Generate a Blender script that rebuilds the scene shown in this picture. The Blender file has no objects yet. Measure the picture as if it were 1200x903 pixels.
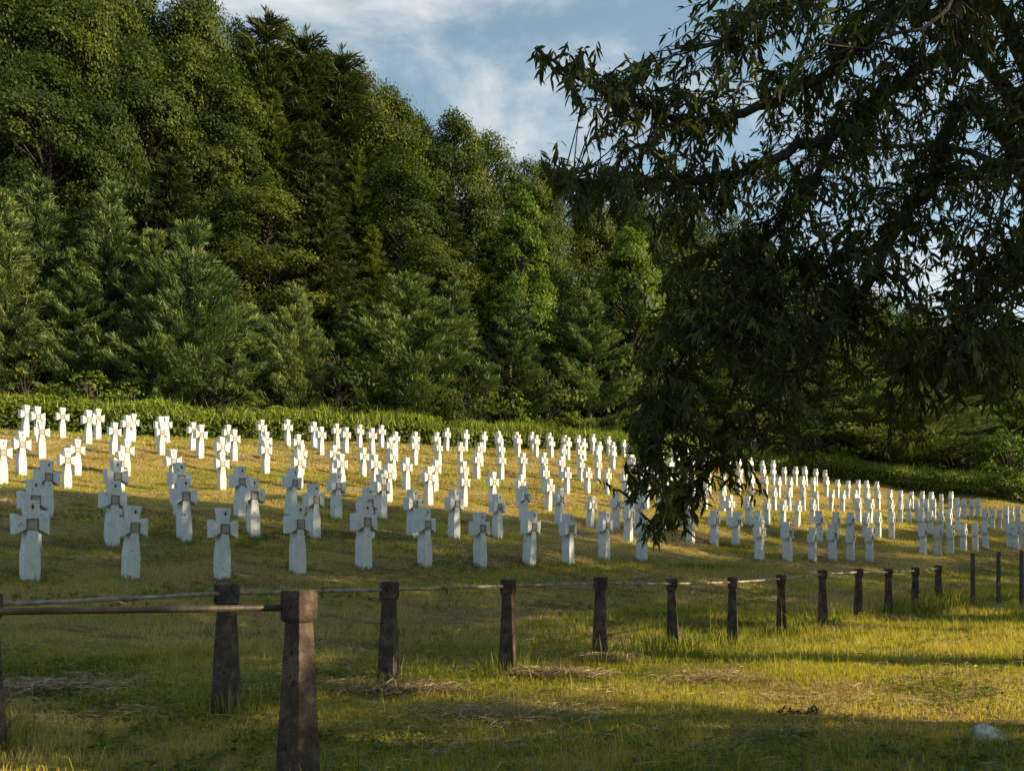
import bpy, math, random
import numpy as np
from mathutils import Vector, Matrix
R = math.radians
sc = bpy.context.scene
COL = sc.collection
rng = np.random.default_rng(7)
random.seed(7)

# ------------------------------------------------------------------ camera
F, HY = 950.0, 656.0                      # focal length and horizon row of the 1200x903 photograph
cam_d = bpy.data.cameras.new('camera'); cam = bpy.data.objects.new('camera', cam_d); COL.objects.link(cam)
cam.location = (0, 0, 0); cam.rotation_euler = (R(90), 0, 0)
cam_d.sensor_width = 36; cam_d.lens = F / 1200 * 36; cam_d.shift_y = (HY - 451.5) / 1200
cam_d.clip_start = 0.05; cam_d.clip_end = 3000
sc.camera = cam

# ------------------------------------------------------------------ sun and sky
SUN_AZ = R(-9)        # direction to the sun in plan, measured from +x (right) towards +y (away)
SUN_EL = R(23)
sun_dir = Vector((math.cos(SUN_AZ) * math.cos(SUN_EL), math.sin(SUN_AZ) * math.cos(SUN_EL), math.sin(SUN_EL)))
sd = bpy.data.lights.new('sun', 'SUN'); sd.energy = 5.0; sd.angle = R(0.5); sd.color = (1.0, 0.77, 0.43)
so = bpy.data.objects.new('sun', sd); COL.objects.link(so)
so.rotation_euler = (-sun_dir).to_track_quat('-Z', 'Y').to_euler(); so.location = (40, -10, 30)
w = bpy.data.worlds.new('World'); sc.world = w; w.use_nodes = True
nt = w.node_tree; nt.nodes.clear()
def N(nt, t, **k):
    n = nt.nodes.new(t)
    for a, b in k.items(): setattr(n, a, b)
    return n
sky = N(nt, 'ShaderNodeTexSky', sky_type='NISHITA', sun_disc=False, sun_elevation=SUN_EL,
        sun_rotation=R(90) - SUN_AZ, altitude=300, air_density=1.0, dust_density=0.6, ozone_density=1.6)
tc = N(nt, 'ShaderNodeTexCoord')
sep = N(nt, 'ShaderNodeSeparateXYZ'); nt.links.new(tc.outputs['Generated'], sep.inputs[0])
zc = N(nt, 'ShaderNodeMath', operation='ADD'); zc.inputs[1].default_value = 0.22; nt.links.new(sep.outputs['Z'], zc.inputs[0])
zm = N(nt, 'ShaderNodeMath', operation='MAXIMUM'); zm.inputs[1].default_value = 0.05; nt.links.new(zc.outputs[0], zm.inputs[0])
dv = N(nt, 'ShaderNodeVectorMath', operation='DIVIDE'); nt.links.new(tc.outputs['Generated'], dv.inputs[0])
cz = N(nt, 'ShaderNodeCombineXYZ')
for i in range(3): nt.links.new(zm.outputs[0], cz.inputs[i])
nt.links.new(cz.outputs[0], dv.inputs[1])
mp = N(nt, 'ShaderNodeMapping'); mp.inputs['Location'].default_value = (7.82, 3.28, 0.0); mp.inputs['Rotation'].default_value = (0, 0, 0); mp.inputs['Scale'].default_value = (1.0, 1.5, 0.0)
nt.links.new(dv.outputs[0], mp.inputs[0])
cn = N(nt, 'ShaderNodeTexNoise'); cn.inputs['Scale'].default_value = 2.0; cn.inputs['Detail'].default_value = 9; cn.inputs['Roughness'].default_value = 0.58; cn.inputs['Distortion'].default_value = 0.3
nt.links.new(mp.outputs[0], cn.inputs['Vector'])
cr = N(nt, 'ShaderNodeValToRGB'); cr.color_ramp.elements[0].position = 0.475; cr.color_ramp.elements[1].position = 0.69
cr.color_ramp.interpolation = 'EASE'
nt.links.new(cn.outputs['Fac'], cr.inputs[0])
mixc = N(nt, 'ShaderNodeMix', data_type='RGBA'); mixc.inputs['B'].default_value = (5.0, 5.15, 5.15, 1)
cf = N(nt, 'ShaderNodeMath', operation='MULTIPLY'); cf.inputs[1].default_value = 0.85; nt.links.new(cr.outputs[0], cf.inputs[0])
nt.links.new(cf.outputs[0], mixc.inputs['Factor'])
hsv = N(nt, 'ShaderNodeHueSaturation'); hsv.inputs['Saturation'].default_value = 0.58; hsv.inputs['Value'].default_value = 1.15
nt.links.new(sky.outputs[0], hsv.inputs['Color'])
tn = N(nt, 'ShaderNodeMix', data_type='RGBA', blend_type='MULTIPLY'); tn.inputs['Factor'].default_value = 1; tn.inputs['B'].default_value = (0.82, 1.03, 1.02, 1)
nt.links.new(hsv.outputs[0], tn.inputs['A']); nt.links.new(tn.outputs['Result'], mixc.inputs['A'])
bg = N(nt, 'ShaderNodeBackground'); bg.inputs['Strength'].default_value = 0.076
nt.links.new(mixc.outputs['Result'], bg.inputs['Color'])
wo = N(nt, 'ShaderNodeOutputWorld'); nt.links.new(bg.outputs[0], wo.inputs[0])

vs = sc.view_settings; vs.view_transform = 'Standard'; vs.look = 'None'; vs.exposure = 1.22; vs.gamma = 1.0; vs.use_curve_mapping = False
cy = sc.cycles; cy.max_bounces = 5; cy.diffuse_bounces = 3; cy.glossy_bounces = 2; cy.transmission_bounces = 4; cy.transparent_max_bounces = 4
cy.use_denoising = True

# ------------------------------------------------------------------ helpers
def tag(o, label=None, cat=None, group=None, kind=None):
    if label: o['label'] = label
    if cat: o['category'] = cat
    if group: o['group'] = group
    if kind: o['kind'] = kind
    return o
def link(o, parent=None):
    COL.objects.link(o)
    if parent is not None: o.parent = parent
    return o
def empty(name, loc=(0, 0, 0), rz=0):
    o = bpy.data.objects.new(name, None); o.location = loc; o.rotation_euler = (0, 0, rz); o.empty_display_size = 0.2
    return link(o)
def np_mesh(name, verts, groups, mat=None, tint=None, smooth=False, hue=None):
    """groups: list of (M,k) int arrays"""
    me = bpy.data.meshes.new(name)
    verts = np.asarray(verts, dtype=np.float32)
    me.vertices.add(len(verts)); me.vertices.foreach_set('co', verts.ravel())
    groups = [np.asarray(g, dtype=np.int32) for g in groups if len(g)]
    tot = sum(g.size for g in groups); npol = sum(len(g) for g in groups)
    me.loops.add(tot); me.loops.foreach_set('vertex_index', np.concatenate([g.ravel() for g in groups]))
    me.polygons.add(npol)
    cnt = np.concatenate([np.full(len(g), g.shape[1], dtype=np.int32) for g in groups])
    st = np.zeros(npol, dtype=np.int32); st[1:] = np.cumsum(cnt)[:-1]
    me.polygons.foreach_set('loop_start', st); me.polygons.foreach_set('loop_total', cnt)
    if smooth: me.polygons.foreach_set('use_smooth', np.ones(npol, dtype=bool))
    for nm, arr in (('tint', tint), ('hue', hue)):
        if arr is not None:
            a = me.attributes.new(nm, 'FLOAT', 'POINT'); a.data.foreach_set('value', np.asarray(arr, dtype=np.float32))
    me.update(calc_edges=True)
    if mat: me.materials.append(mat)
    return me
def obj(name, me, parent=None, loc=None):
    o = bpy.data.objects.new(name, me)
    if loc is not None: o.location = loc
    return link(o, parent)
def unit(v): return v / np.maximum(np.linalg.norm(v, axis=-1, keepdims=True), 1e-9)
def scatter(tv, tf, org, X, Y, Z, sc_):
    """tv template verts (k,3); org (n,3); frames X,Y,Z (n,3); sc_ (n,) or (n,3) -> verts, faces list"""
    n, k = len(org), len(tv)
    s = np.asarray(sc_, dtype=np.float64)
    if s.ndim == 1: s = np.repeat(s[:, None], 3, 1)
    t = tv[None] * s[:, None, :]
    v = org[:, None, :] + t[:, :, 0:1] * X[:, None, :] + t[:, :, 1:2] * Y[:, None, :] + t[:, :, 2:3] * Z[:, None, :]
    off = (np.arange(n) * k)[:, None, None]
    fs = [(np.asarray(f)[None] + off).reshape(-1, np.asarray(f).shape[1]) for f in tf]
    return v.reshape(-1, 3), fs
class MB:
    """collects simple shapes into one mesh"""
    def __init__(s): s.v = []; s.f = []; s.n = 0
    def add(s, v, f):
        s.v.extend([tuple(p) for p in v]); s.f.extend([tuple(i + s.n for i in q) for q in f]); s.n += len(v)
    def tube(s, pts, rad, sides=8, cap=True):
        pts = [Vector(p) for p in pts]; n = len(pts)
        if not hasattr(rad, '__len__'): rad = [rad] * n
        vs_ = []; up = Vector((0, 0, 1)); prev = None
        for i in range(n):
            d = (pts[min(i + 1, n - 1)] - pts[max(i - 1, 0)]).normalized()
            if prev is None:
                a = d.orthogonal().normalized()
            else:
                a = (prev - d * prev.dot(d))
                a = a.normalized() if a.length > 1e-5 else d.orthogonal().normalized()
            prev = a; b = d.cross(a)
            for j in range(sides):
                t = 2 * math.pi * j / sides
                vs_.append(pts[i] + (a * math.cos(t) + b * math.sin(t)) * rad[i])
        fs = [(i * sides + j, i * sides + (j + 1) % sides, (i + 1) * sides + (j + 1) % sides, (i + 1) * sides + j) for i in range(n - 1) for j in range(sides)]
        if cap: fs += [tuple(range(sides - 1, -1, -1)), tuple((n - 1) * sides + j for j in range(sides))]
        s.add(vs_, fs)
    def frustum(s, z0, z1, w0, w1, d0=None, d1=None):
        d0 = w0 if d0 is None else d0; d1 = w1 if d1 is None else d1
        v = [(-w0/2, -d0/2, z0), (w0/2, -d0/2, z0), (w0/2, d0/2, z0), (-w0/2, d0/2, z0), (-w1/2, -d1/2, z1), (w1/2, -d1/2, z1), (w1/2, d1/2, z1), (-w1/2, d1/2, z1)]
        s.add(v, [(0, 3, 2, 1), (4, 5, 6, 7), (0, 1, 5, 4), (1, 2, 6, 5), (2, 3, 7, 6), (3, 0, 4, 7)])
    def mesh(s, name, mat, smooth=False):
        me = bpy.data.meshes.new(name); me.from_pydata(s.v, [], s.f)
        if smooth: me.polygons.foreach_set('use_smooth', [True] * len(me.polygons))
        me.materials.append(mat); me.update(); return me
def bevel(me, width, seg=1, angle=30):
    import bmesh
    bm = bmesh.new(); bm.from_mesh(me)
    es = [e for e in bm.edges if len(e.link_faces) == 2 and e.calc_face_angle(0) > R(angle)]
    bmesh.ops.bevel(bm, geom=es, offset=width, segments=seg, affect='EDGES', profile=0.6)
    bm.to_mesh(me); bm.free(); me.update()
def vnoise(x, y, seed=0):
    """smooth 2-d value noise 0..1, vectorised"""
    xi = np.floor(x).astype(np.int64); yi = np.floor(y).astype(np.int64); fx = x - xi; fy = y - yi
    fx = fx * fx * (3 - 2 * fx); fy = fy * fy * (3 - 2 * fy)
    def h(a, b):
        n = (a * 374761393 + b * 668265263 + seed * 974711) & 0x7fffffff
        n = ((n ^ (n >> 13)) * 1274126177) & 0x7fffffff
        return ((n ^ (n >> 16)) & 0xffff) / 65535.0
    return (h(xi, yi) * (1 - fx) + h(xi + 1, yi) * fx) * (1 - fy) + (h(xi, yi + 1) * (1 - fx) + h(xi + 1, yi + 1) * fx) * fy
def fbm(x, y, seed=0, o=3):
    r = 0; a = 0.5; t = 0
    for i in range(o):
        r = r + a * vnoise(x * 2 ** i, y * 2 ** i, seed + i); t += a; a *= 0.5
    return r / t

# ------------------------------------------------------------------ materials
def mat(name):
    m = bpy.data.materials.new(name); m.use_nodes = True
    nt = m.node_tree; nt.nodes.clear(); return m, nt
def ramp(nt, src, stops):
    c = N(nt, 'ShaderNodeValToRGB'); e = c.color_ramp.elements
    while len(e) < len(stops): e.new(0.5)
    for i, (p, col) in enumerate(stops): e[i].position = p; e[i].color = (*col, 1)
    nt.links.new(src, c.inputs[0]); return c.outputs[0]
def foliage_mat(name, stops, trans=0.35, tcol=(1.15, 1.25, 0.45), objvar=0.0, rough=0.5):
    m, nt = mat(name)
    at = N(nt, 'ShaderNodeAttribute', attribute_name='tint')
    src = at.outputs['Fac']
    if objvar:
        oi = N(nt, 'ShaderNodeObjectInfo')
        ma = N(nt, 'ShaderNodeMath', operation='MULTIPLY_ADD'); ma.inputs[1].default_value = objvar; ma.inputs[2].default_value = -objvar / 2
        nt.links.new(oi.outputs['Random'], ma.inputs[0])
        ad = N(nt, 'ShaderNodeMath', operation='ADD', use_clamp=True); nt.links.new(src, ad.inputs[0]); nt.links.new(ma.outputs[0], ad.inputs[1]); src = ad.outputs[0]
    col = ramp(nt, src, stops)
    p = N(nt, 'ShaderNodeBsdfPrincipled'); p.inputs['Roughness'].default_value = rough; p.inputs['Specular IOR Level'].default_value = 0.12
    nt.links.new(col, p.inputs['Base Color'])
    tm = N(nt, 'ShaderNodeMix', data_type='RGBA', blend_type='MULTIPLY'); tm.inputs['Factor'].default_value = 1; tm.inputs['B'].default_value = (*tcol, 1)
    nt.links.new(col, tm.inputs['A'])
    tr = N(nt, 'ShaderNodeBsdfTranslucent'); nt.links.new(tm.outputs['Result'], tr.inputs['Color'])
    mx = N(nt, 'ShaderNodeMixShader'); mx.inputs[0].default_value = trans
    nt.links.new(p.outputs[0], mx.inputs[1]); nt.links.new(tr.outputs[0], mx.inputs[2])
    o = N(nt, 'ShaderNodeOutputMaterial'); nt.links.new(mx.outputs[0], o.inputs[0]); return m
def rough_mat(name, stops, scale=6, detail=6, bump=0.3, rough=0.85, bscale=30, spec=0.3, chips=None, stretch=(1, 1, 1)):
    m, nt = mat(name)
    tc = N(nt, 'ShaderNodeTexCoord'); oi = N(nt, 'ShaderNodeObjectInfo')
    mv = N(nt, 'ShaderNodeVectorMath', operation='MULTIPLY_ADD'); mv.inputs[1].default_value = (17, 23, 31)
    cx = N(nt, 'ShaderNodeCombineXYZ')
    for i in range(3): nt.links.new(oi.outputs['Random'], cx.inputs[i])
    nt.links.new(cx.outputs[0], mv.inputs[0]); nt.links.new(tc.outputs['Object'], mv.inputs[2])
    mpn = N(nt, 'ShaderNodeMapping'); mpn.inputs['Scale'].default_value = stretch; nt.links.new(mv.outputs[0], mpn.inputs[0])
    n1 = N(nt, 'ShaderNodeTexNoise'); n1.inputs['Scale'].default_value = scale; n1.inputs['Detail'].default_value = detail; n1.inputs['Roughness'].default_value = 0.65
    nt.links.new(mpn.outputs[0], n1.inputs['Vector'])
    col = ramp(nt, n1.outputs['Fac'], stops)
    if chips:
        n3 = N(nt, 'ShaderNodeTexNoise'); n3.inputs['Scale'].default_value = chips[0]; n3.inputs['Detail'].default_value = 5; nt.links.new(mv.outputs[0], n3.inputs['Vector'])
        r3 = ramp(nt, n3.outputs['Fac'], [(chips[1], (0, 0, 0)), (chips[1] + 0.025, (1, 1, 1))])
        mm = N(nt, 'ShaderNodeMix', data_type='RGBA'); nt.links.new(r3, mm.inputs['Factor']); nt.links.new(col, mm.inputs['A']); mm.inputs['B'].default_value = (*chips[2], 1); col = mm.outputs['Result']
    n2 = N(nt, 'ShaderNodeTexNoise'); n2.inputs['Scale'].default_value = bscale; n2.inputs['Detail'].default_value = 6; nt.links.new(mpn.outputs[0], n2.inputs['Vector'])
    b = N(nt, 'ShaderNodeBump'); b.inputs['Strength'].default_value = bump; b.inputs['Distance'].default_value = 0.02; nt.links.new(n2.outputs['Fac'], b.inputs['Height'])
    p = N(nt, 'ShaderNodeBsdfPrincipled'); p.inputs['Roughness'].default_value = rough; p.inputs['Specular IOR Level'].default_value = spec
    nt.links.new(col, p.inputs['Base Color']); nt.links.new(b.outputs[0], p.inputs['Normal'])
    o = N(nt, 'ShaderNodeOutputMaterial'); nt.links.new(p.outputs[0], o.inputs[0]); return m

M = {}
M['cross'] = rough_mat('white_painted_stone', [(0.26, (0.34, 0.345, 0.345)), (0.43, (0.49, 0.515, 0.53)), (0.7, (0.55, 0.575, 0.59))], scale=7, bump=0.25, bscale=45, chips=(7, 0.665, (0.26, 0.245, 0.21)))
M['plaque'] = rough_mat('weathered_bronze_plaque', [(0.35, (0.17, 0.155, 0.13)), (0.6, (0.42, 0.39, 0.34))], scale=30, bump=0.5, bscale=70, rough=0.6, stretch=(1, 1, 5))
M['plaque_frame'] = rough_mat('plaque_rim', [(0.35, (0.10, 0.095, 0.085)), (0.65, (0.20, 0.19, 0.17))], scale=25, bump=0.4, rough=0.7)
M['niche'] = rough_mat('dark_emblem', [(0.3, (0.03, 0.03, 0.03)), (0.7, (0.07, 0.065, 0.06))], scale=20)
M['post'] = rough_mat('weathered_post_stone', [(0.25, (0.024, 0.018, 0.016)), (0.48, (0.056, 0.042, 0.036)), (0.72, (0.15, 0.118, 0.10))], scale=9, bump=0.9, bscale=40, rough=0.9, chips=(14, 0.64, (0.02, 0.016, 0.014)))
M['rail'] = rough_mat('weathered_rail', [(0.35, (0.11, 0.088, 0.075)), (0.58, (0.30, 0.265, 0.235)), (0.75, (0.44, 0.41, 0.375))], scale=14, bump=0.3, rough=0.6, stretch=(1, 1, 1))
M['pipe'] = rough_mat('dark_rail_paint', [(0.35, (0.022, 0.02, 0.02)), (0.7, (0.06, 0.05, 0.045))], scale=14, bump=0.3, rough=0.5)
M['wire'] = rough_mat('rusty_wire', [(0.35, (0.05, 0.04, 0.035)), (0.7, (0.12, 0.09, 0.07))], scale=20, rough=0.6)
M['thin_post'] = rough_mat('dark_metal_post', [(0.35, (0.03, 0.03, 0.03)), (0.7, (0.07, 0.06, 0.055))], scale=20, rough=0.6)
M['bark'] = rough_mat('bark', [(0.3, (0.018, 0.014, 0.012)), (0.55, (0.045, 0.036, 0.030)), (0.75, (0.085, 0.07, 0.058))], scale=8, bump=1.0, bscale=18, rough=0.95, stretch=(3, 3, 0.7))
M['pine_bark'] = rough_mat('pine_bark', [(0.3, (0.10, 0.07, 0.05)), (0.7, (0.26, 0.19, 0.14))], scale=8, bump=1.0, bscale=18, rough=0.95, stretch=(3, 3, 0.7))
M['rock'] = rough_mat('pale_limestone', [(0.36, (0.16, 0.15, 0.12)), (0.5, (0.42, 0.40, 0.36)), (0.7, (0.60, 0.58, 0.54))], scale=10, bump=0.8, bscale=24, rough=0.9)
M['grass'] = foliage_mat('grass_blades', [(0.0, (0.075, 0.092, 0.024)), (0.3, (0.215, 0.250, 0.036)), (0.52, (0.38, 0.375, 0.048)), (0.74, (0.40, 0.325, 0.105)), (1.0, (0.46, 0.375, 0.20))], trans=0.42, tcol=(1.35, 1.25, 0.5))
M['tall_grass'] = foliage_mat('tall_grass', [(0.0, (0.090, 0.130, 0.022)), (0.5, (0.20, 0.22, 0.040)), (1.0, (0.36, 0.29, 0.12))], trans=0.4)
M['straw'] = foliage_mat('straw', [(0.0, (0.16, 0.11, 0.065)), (0.5, (0.30, 0.23, 0.13)), (1.0, (0.46, 0.38, 0.24))], trans=0.15, tcol=(1, 0.95, 0.7))
M['leaf'] = foliage_mat('near_tree_leaves', [(0.0, (0.034, 0.042, 0.014)), (0.6, (0.070, 0.080, 0.024)), (1.0, (0.140, 0.150, 0.036))], trans=0.30, tcol=(1.3, 1.5, 0.35), rough=0.62)
M['broad'] = foliage_mat('broadleaf_leaves', [(0.0, (0.022, 0.040, 0.010)), (0.5, (0.050, 0.078, 0.016)), (1.0, (0.115, 0.135, 0.024))], trans=0.40, objvar=0.5)
M['bright'] = foliage_mat('bright_leaves', [(0.0, (0.045, 0.085, 0.012)), (0.5, (0.085, 0.140, 0.018)), (1.0, (0.150, 0.200, 0.030))], trans=0.40, objvar=0.25)
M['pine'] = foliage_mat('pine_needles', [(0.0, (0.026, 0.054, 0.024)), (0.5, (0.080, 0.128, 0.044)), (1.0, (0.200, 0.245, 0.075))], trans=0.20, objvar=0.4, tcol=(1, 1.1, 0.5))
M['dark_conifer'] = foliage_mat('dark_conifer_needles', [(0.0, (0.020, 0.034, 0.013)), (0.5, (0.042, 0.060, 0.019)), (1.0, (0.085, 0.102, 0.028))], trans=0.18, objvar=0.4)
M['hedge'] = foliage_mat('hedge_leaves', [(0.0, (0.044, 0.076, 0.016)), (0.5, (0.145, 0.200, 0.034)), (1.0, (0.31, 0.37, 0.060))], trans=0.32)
M['debris'] = rough_mat('dead_leaves', [(0.3, (0.05, 0.035, 0.025)), (0.7, (0.13, 0.09, 0.06))], scale=20)

# ground: thatch and soil under the blades
gm, nt = mat('meadow_soil'); M['ground'] = gm
tc = N(nt, 'ShaderNodeTexCoord')
mpn = N(nt, 'ShaderNodeMapping'); mpn.inputs['Rotation'].default_value = (0, 0, R(-41)); mpn.inputs['Scale'].default_value = (0.35, 1.6, 1); nt.links.new(tc.outputs['Object'], mpn.inputs[0])
n1 = N(nt, 'ShaderNodeTexNoise'); n1.inputs['Scale'].default_value = 1.1; n1.inputs['Detail'].default_value = 8; n1.inputs['Roughness'].default_value = 0.7; nt.links.new(mpn.outputs[0], n1.inputs['Vector'])
col = ramp(nt, n1.outputs['Fac'], [(0.30, (0.15, 0.145, 0.036)), (0.44, (0.26, 0.215, 0.056)), (0.52, (0.28, 0.205, 0.085)), (0.60, (0.13, 0.090, 0.046)), (0.72, (0.085, 0.060, 0.036))])
n2 = N(nt, 'ShaderNodeTexNoise'); n2.inputs['Scale'].default_value = 14; n2.inputs['Detail'].default_value = 8; nt.links.new(tc.outputs['Object'], n2.inputs['Vector'])
b = N(nt, 'ShaderNodeBump'); b.inputs['Strength'].default_value = 1.0; b.inputs['Distance'].default_value = 0.16; nt.links.new(n2.outputs['Fac'], b.inputs['Height'])
p = N(nt, 'ShaderNodeBsdfPrincipled'); p.inputs['Roughness'].default_value = 0.95; p.inputs['Specular IOR Level'].default_value = 0.1
nt.links.new(col, p.inputs['Base Color']); nt.links.new(b.outputs[0], p.inputs['Normal'])
o = N(nt, 'ShaderNodeOutputMaterial'); nt.links.new(p.outputs[0], o.inputs[0])

# ------------------------------------------------------------------ terrain
# the grave rows run along D (away to the right); P is the uphill direction across them
DX, DY = 0.751, 0.661
def ps(x, y): return -DY * x + DX * y, DX * x + DY * y
def xy(p, s): return -DY * p + DX * s, DX * p + DY * s
def row_depth(px, p): return p / (-DY * (px - 600) / F + DX)
ROWP = [14.2, 17.3, 20.2, 23.8, 27.0, 30.2, 33.2, 35.8, 38.3]
ROWB = [  # where each row meets the ground in the photograph
    [(35, 680), (153, 679), (260, 673), (349, 668), (426, 665), (563, 662), (708, 658), (890, 656), (1019, 656), (1082, 650), (1155, 645), (1191, 641)],
    [(38, 640), (217, 631), (369, 631), (532, 631), (735, 635), (837, 639), (979, 632), (1045, 629), (1100, 625), (1190, 618)],
    [(54, 604), (211, 604), (340, 606), (447, 609), (614, 613), (691, 618), (856, 617), (952, 615), (1019, 613), (1085, 609), (1146, 605)],
    [(454, 588), (543, 592), (642, 597), (847, 598), (924, 597), (1002, 599), (1068, 597), (1114, 597)],
    [(3, 567), (78, 572), (204, 574), (350, 570), (439, 572), (542, 578), (664, 578), (711, 579), (880, 581), (993, 583), (1027, 584)],
    [(25, 556), (147, 557), (259, 555), (352, 556), (425, 559), (587, 561), (680, 563), (919, 567), (967, 570)],
    [(49, 536), (133, 531), (234, 536), (312, 541), (456, 545), (563, 545), (718, 549), (853, 557)],
    [(45, 516), (103, 520), (187, 524), (266, 529), (376, 532), (511, 534), (607, 535), (718, 541)],
    [(29, 511), (114, 514), (195, 519), (337, 522), (447, 524), (566, 529), (713, 533)],
]
ctrl = []
for p_, poly in zip(ROWP, ROWB):
    for px, by in poly:
        z = row_depth(px, p_); ctrl.append(((px - 600) / F * z, z, (HY - by) / F * z))
G0 = -1.17
for s_ in (-40, -20, -8, 0, 8, 16, 24, 34, 46, 60, 80):
    for p_ in (-25, -8, -2, 4, 8):
        x, y = xy(p_, s_); ctrl.append((x, y, G0 + 0.004 * max(s_ - 22, 0)))
HEDGE_PX = [(-90, 502, 38), (0, 505, 38.3), (150, 512, 40), (330, 519, 44), (560, 527, 51), (720, 534, 57.5), (850, 549, 63.5), (950, 561, 64), (1050, 572, 62.5), (1130, 583, 61), (1215, 595, 60)]
hedge_pts = [((px - 600) / F * z, z, (HY - by) / F * z) for px, by, z in HEDGE_PX]
ctrl += hedge_pts
for (x, y, e) in hedge_pts:
    for d in (14, 32, 60):
        q = np.array([-0.35, 0.94]); ctrl.append((x + q[0] * d, y + q[1] * d, e + 0.30 * d))
for x, y, e in [(60, 62, 6), (75, 90, 16), (-70, 30, 4), (-60, 10, 0.0), (-90, 60, 12), (80, 40, 1.5), (60, 50, 2.4)]: ctrl.append((x, y, e))
ctrl = np.array(ctrl)
def _tps(r2): return np.where(r2 > 1e-9, r2 * np.log(np.maximum(r2, 1e-9)), 0.0)
_c = ctrl[:, :2] / 40.0
_K = _tps(((_c[:, None] - _c[None]) ** 2).sum(-1)); n_ = len(_c)
_A = np.zeros((n_ + 3, n_ + 3)); _A[:n_, :n_] = _K + np.eye(n_) * 0.0015; _A[:n_, n_] = 1; _A[:n_, n_ + 1:] = _c; _A[n_, :n_] = 1; _A[n_ + 1:, :n_] = _c.T
_w = np.linalg.solve(_A, np.concatenate([ctrl[:, 2], np.zeros(3)]))
def Hf(x, y):
    x = np.atleast_1d(np.asarray(x, dtype=np.float64)); y = np.atleast_1d(np.asarray(y, dtype=np.float64)); sh = x.shape
    x = x.ravel(); y = y.ravel(); out = np.empty(len(x))
    for i in range(0, len(x), 20000):
        a = np.stack([np.clip(x[i:i+20000], -110, 110), np.clip(y[i:i+20000], -60, 135)], 1) / 40.0
        k = _tps(((a[:, None] - _c[None]) ** 2).sum(-1)); out[i:i+20000] = k @ _w[:n_] + _w[n_] + a @ _w[n_ + 1:]
    out += 0.05 * (fbm(x * 0.45, y * 0.45, 3) - 0.5) + 0.02 * (fbm(x * 2.1, y * 2.1, 5) - 0.5)
    p_, s_ = ps(x, y); out += 0.16 * (fbm(s_ * 0.28, p_ * 0.95, 61, 2) - 0.5) * np.clip((p_ - 2) / 6, 0.25, 1)
    return np.clip(out, -3.0, 48).reshape(sh)
def H1(x, y): return float(Hf([x], [y])[0])
gx = np.unique(np.concatenate([np.linspace(-700, -110, 12), np.arange(-110, -40, 5), np.arange(-40, -16, 1.0), np.arange(-16, 22, 0.4), np.arange(22, 60, 1.0), np.arange(60, 110, 5), np.linspace(110, 700, 12)]))
gy = np.unique(np.concatenate([np.linspace(-500, -60, 8), np.arange(-60, -4, 4), np.arange(-4, 34, 0.4), np.arange(34, 72, 1.0), np.arange(72, 136, 4), np.linspace(136, 900, 12)]))
GX, GY = np.meshgrid(gx, gy); GZ = Hf(GX, GY)
idx = np.arange(GX.size).reshape(GX.shape)
q = np.stack([idx[:-1, :-1], idx[:-1, 1:], idx[1:, 1:], idx[1:, :-1]], -1).reshape(-1, 4)
ground = obj('ground', np_mesh('ground', np.stack([GX, GY, GZ], -1).reshape(-1, 3), [q], M['ground'], smooth=True))
tag(ground, 'grassy hillside meadow with strips of dry mown hay', None, kind='structure')
def at(px, py, z): return Vector(((px - 600) / F * z, z, (HY - py) / F * z))

# ------------------------------------------------------------------ fence layout (needed by the grass too)
def fence_xy(t):
    z = 6.2 * (1 + 0.1769 * t); return ((-335 + 164.3 * t) / (1 + 0.1769 * t) / F * z, z)
FENCE = [fence_xy(t) for t in range(-1, 12)]; FENCE[0] = (FENCE[0][0] - 0.05, FENCE[0][1])
NEAR_POST = (at(349, 690, 4.36).x, 4.36)

# ------------------------------------------------------------------ where the crosses stand along each row (photo columns)
ROWX = [
    [35, 153, 260, 349, 426, 498, 563, 620, 666, 708, 752, 890, 923, 952, 976, 997, 1019, 1082, 1099, 1114, 1129, 1143, 1155, 1183, 1191, 1199],
    [38, 131, 216, 297, 368, 432, 483, 532, 583, 736, 809, 837, 862, 888, 960, 979, 996, 1014, 1029, 1045, 1080, 1091, 1102, 1112, 1122, 1155, 1163, 1171, 1179, 1186, 1193],
    [54, 136, 211, 281, 340, 394, 447, 614, 655, 691, 721, 749, 776, 803, 856, 878, 899, 917, 934, 952, 1006, 1019, 1044, 1055, 1065, 1075, 1085, 1094, 1121, 1130, 1138, 1146],
    [454, 502, 543, 577, 609, 642, 735, 757, 780, 803, 826, 847, 907, 924, 941, 957, 973, 987, 1002, 1016, 1029, 1042, 1055, 1068, 1080, 1091, 1103, 1114],
    [3, 78, 140, 204, 260, 350, 400, 439, 476, 509, 542, 638, 664, 688, 711, 732, 752, 772, 792, 812, 830, 848, 865, 881, 897, 912, 926, 940, 953, 968, 981, 993, 1005, 1016, 1027],
    [25, 90, 147, 259, 311, 352, 390, 425, 460, 559, 587, 612, 636, 658, 680, 700, 743, 765, 785, 805, 824, 847, 867, 881, 894, 906, 919, 932, 944, 956, 967],
    [49, 133, 189, 234, 274, 312, 348, 456, 486, 514, 539, 563, 587, 659, 679, 700, 718, 738, 757, 775, 793, 811, 828, 853, 866, 880, 893, 906],
    [45, 103, 149, 187, 225, 266, 376, 405, 436, 463, 487, 511, 586, 607, 628, 646, 665, 684, 702, 718, 737, 755, 772, 789, 805],
    [29, 73, 114, 155, 195, 307, 337, 368, 395, 421, 447, 523, 545, 566, 585, 605, 624, 643, 661, 677, 694, 713, 731, 748, 765],
]

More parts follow.
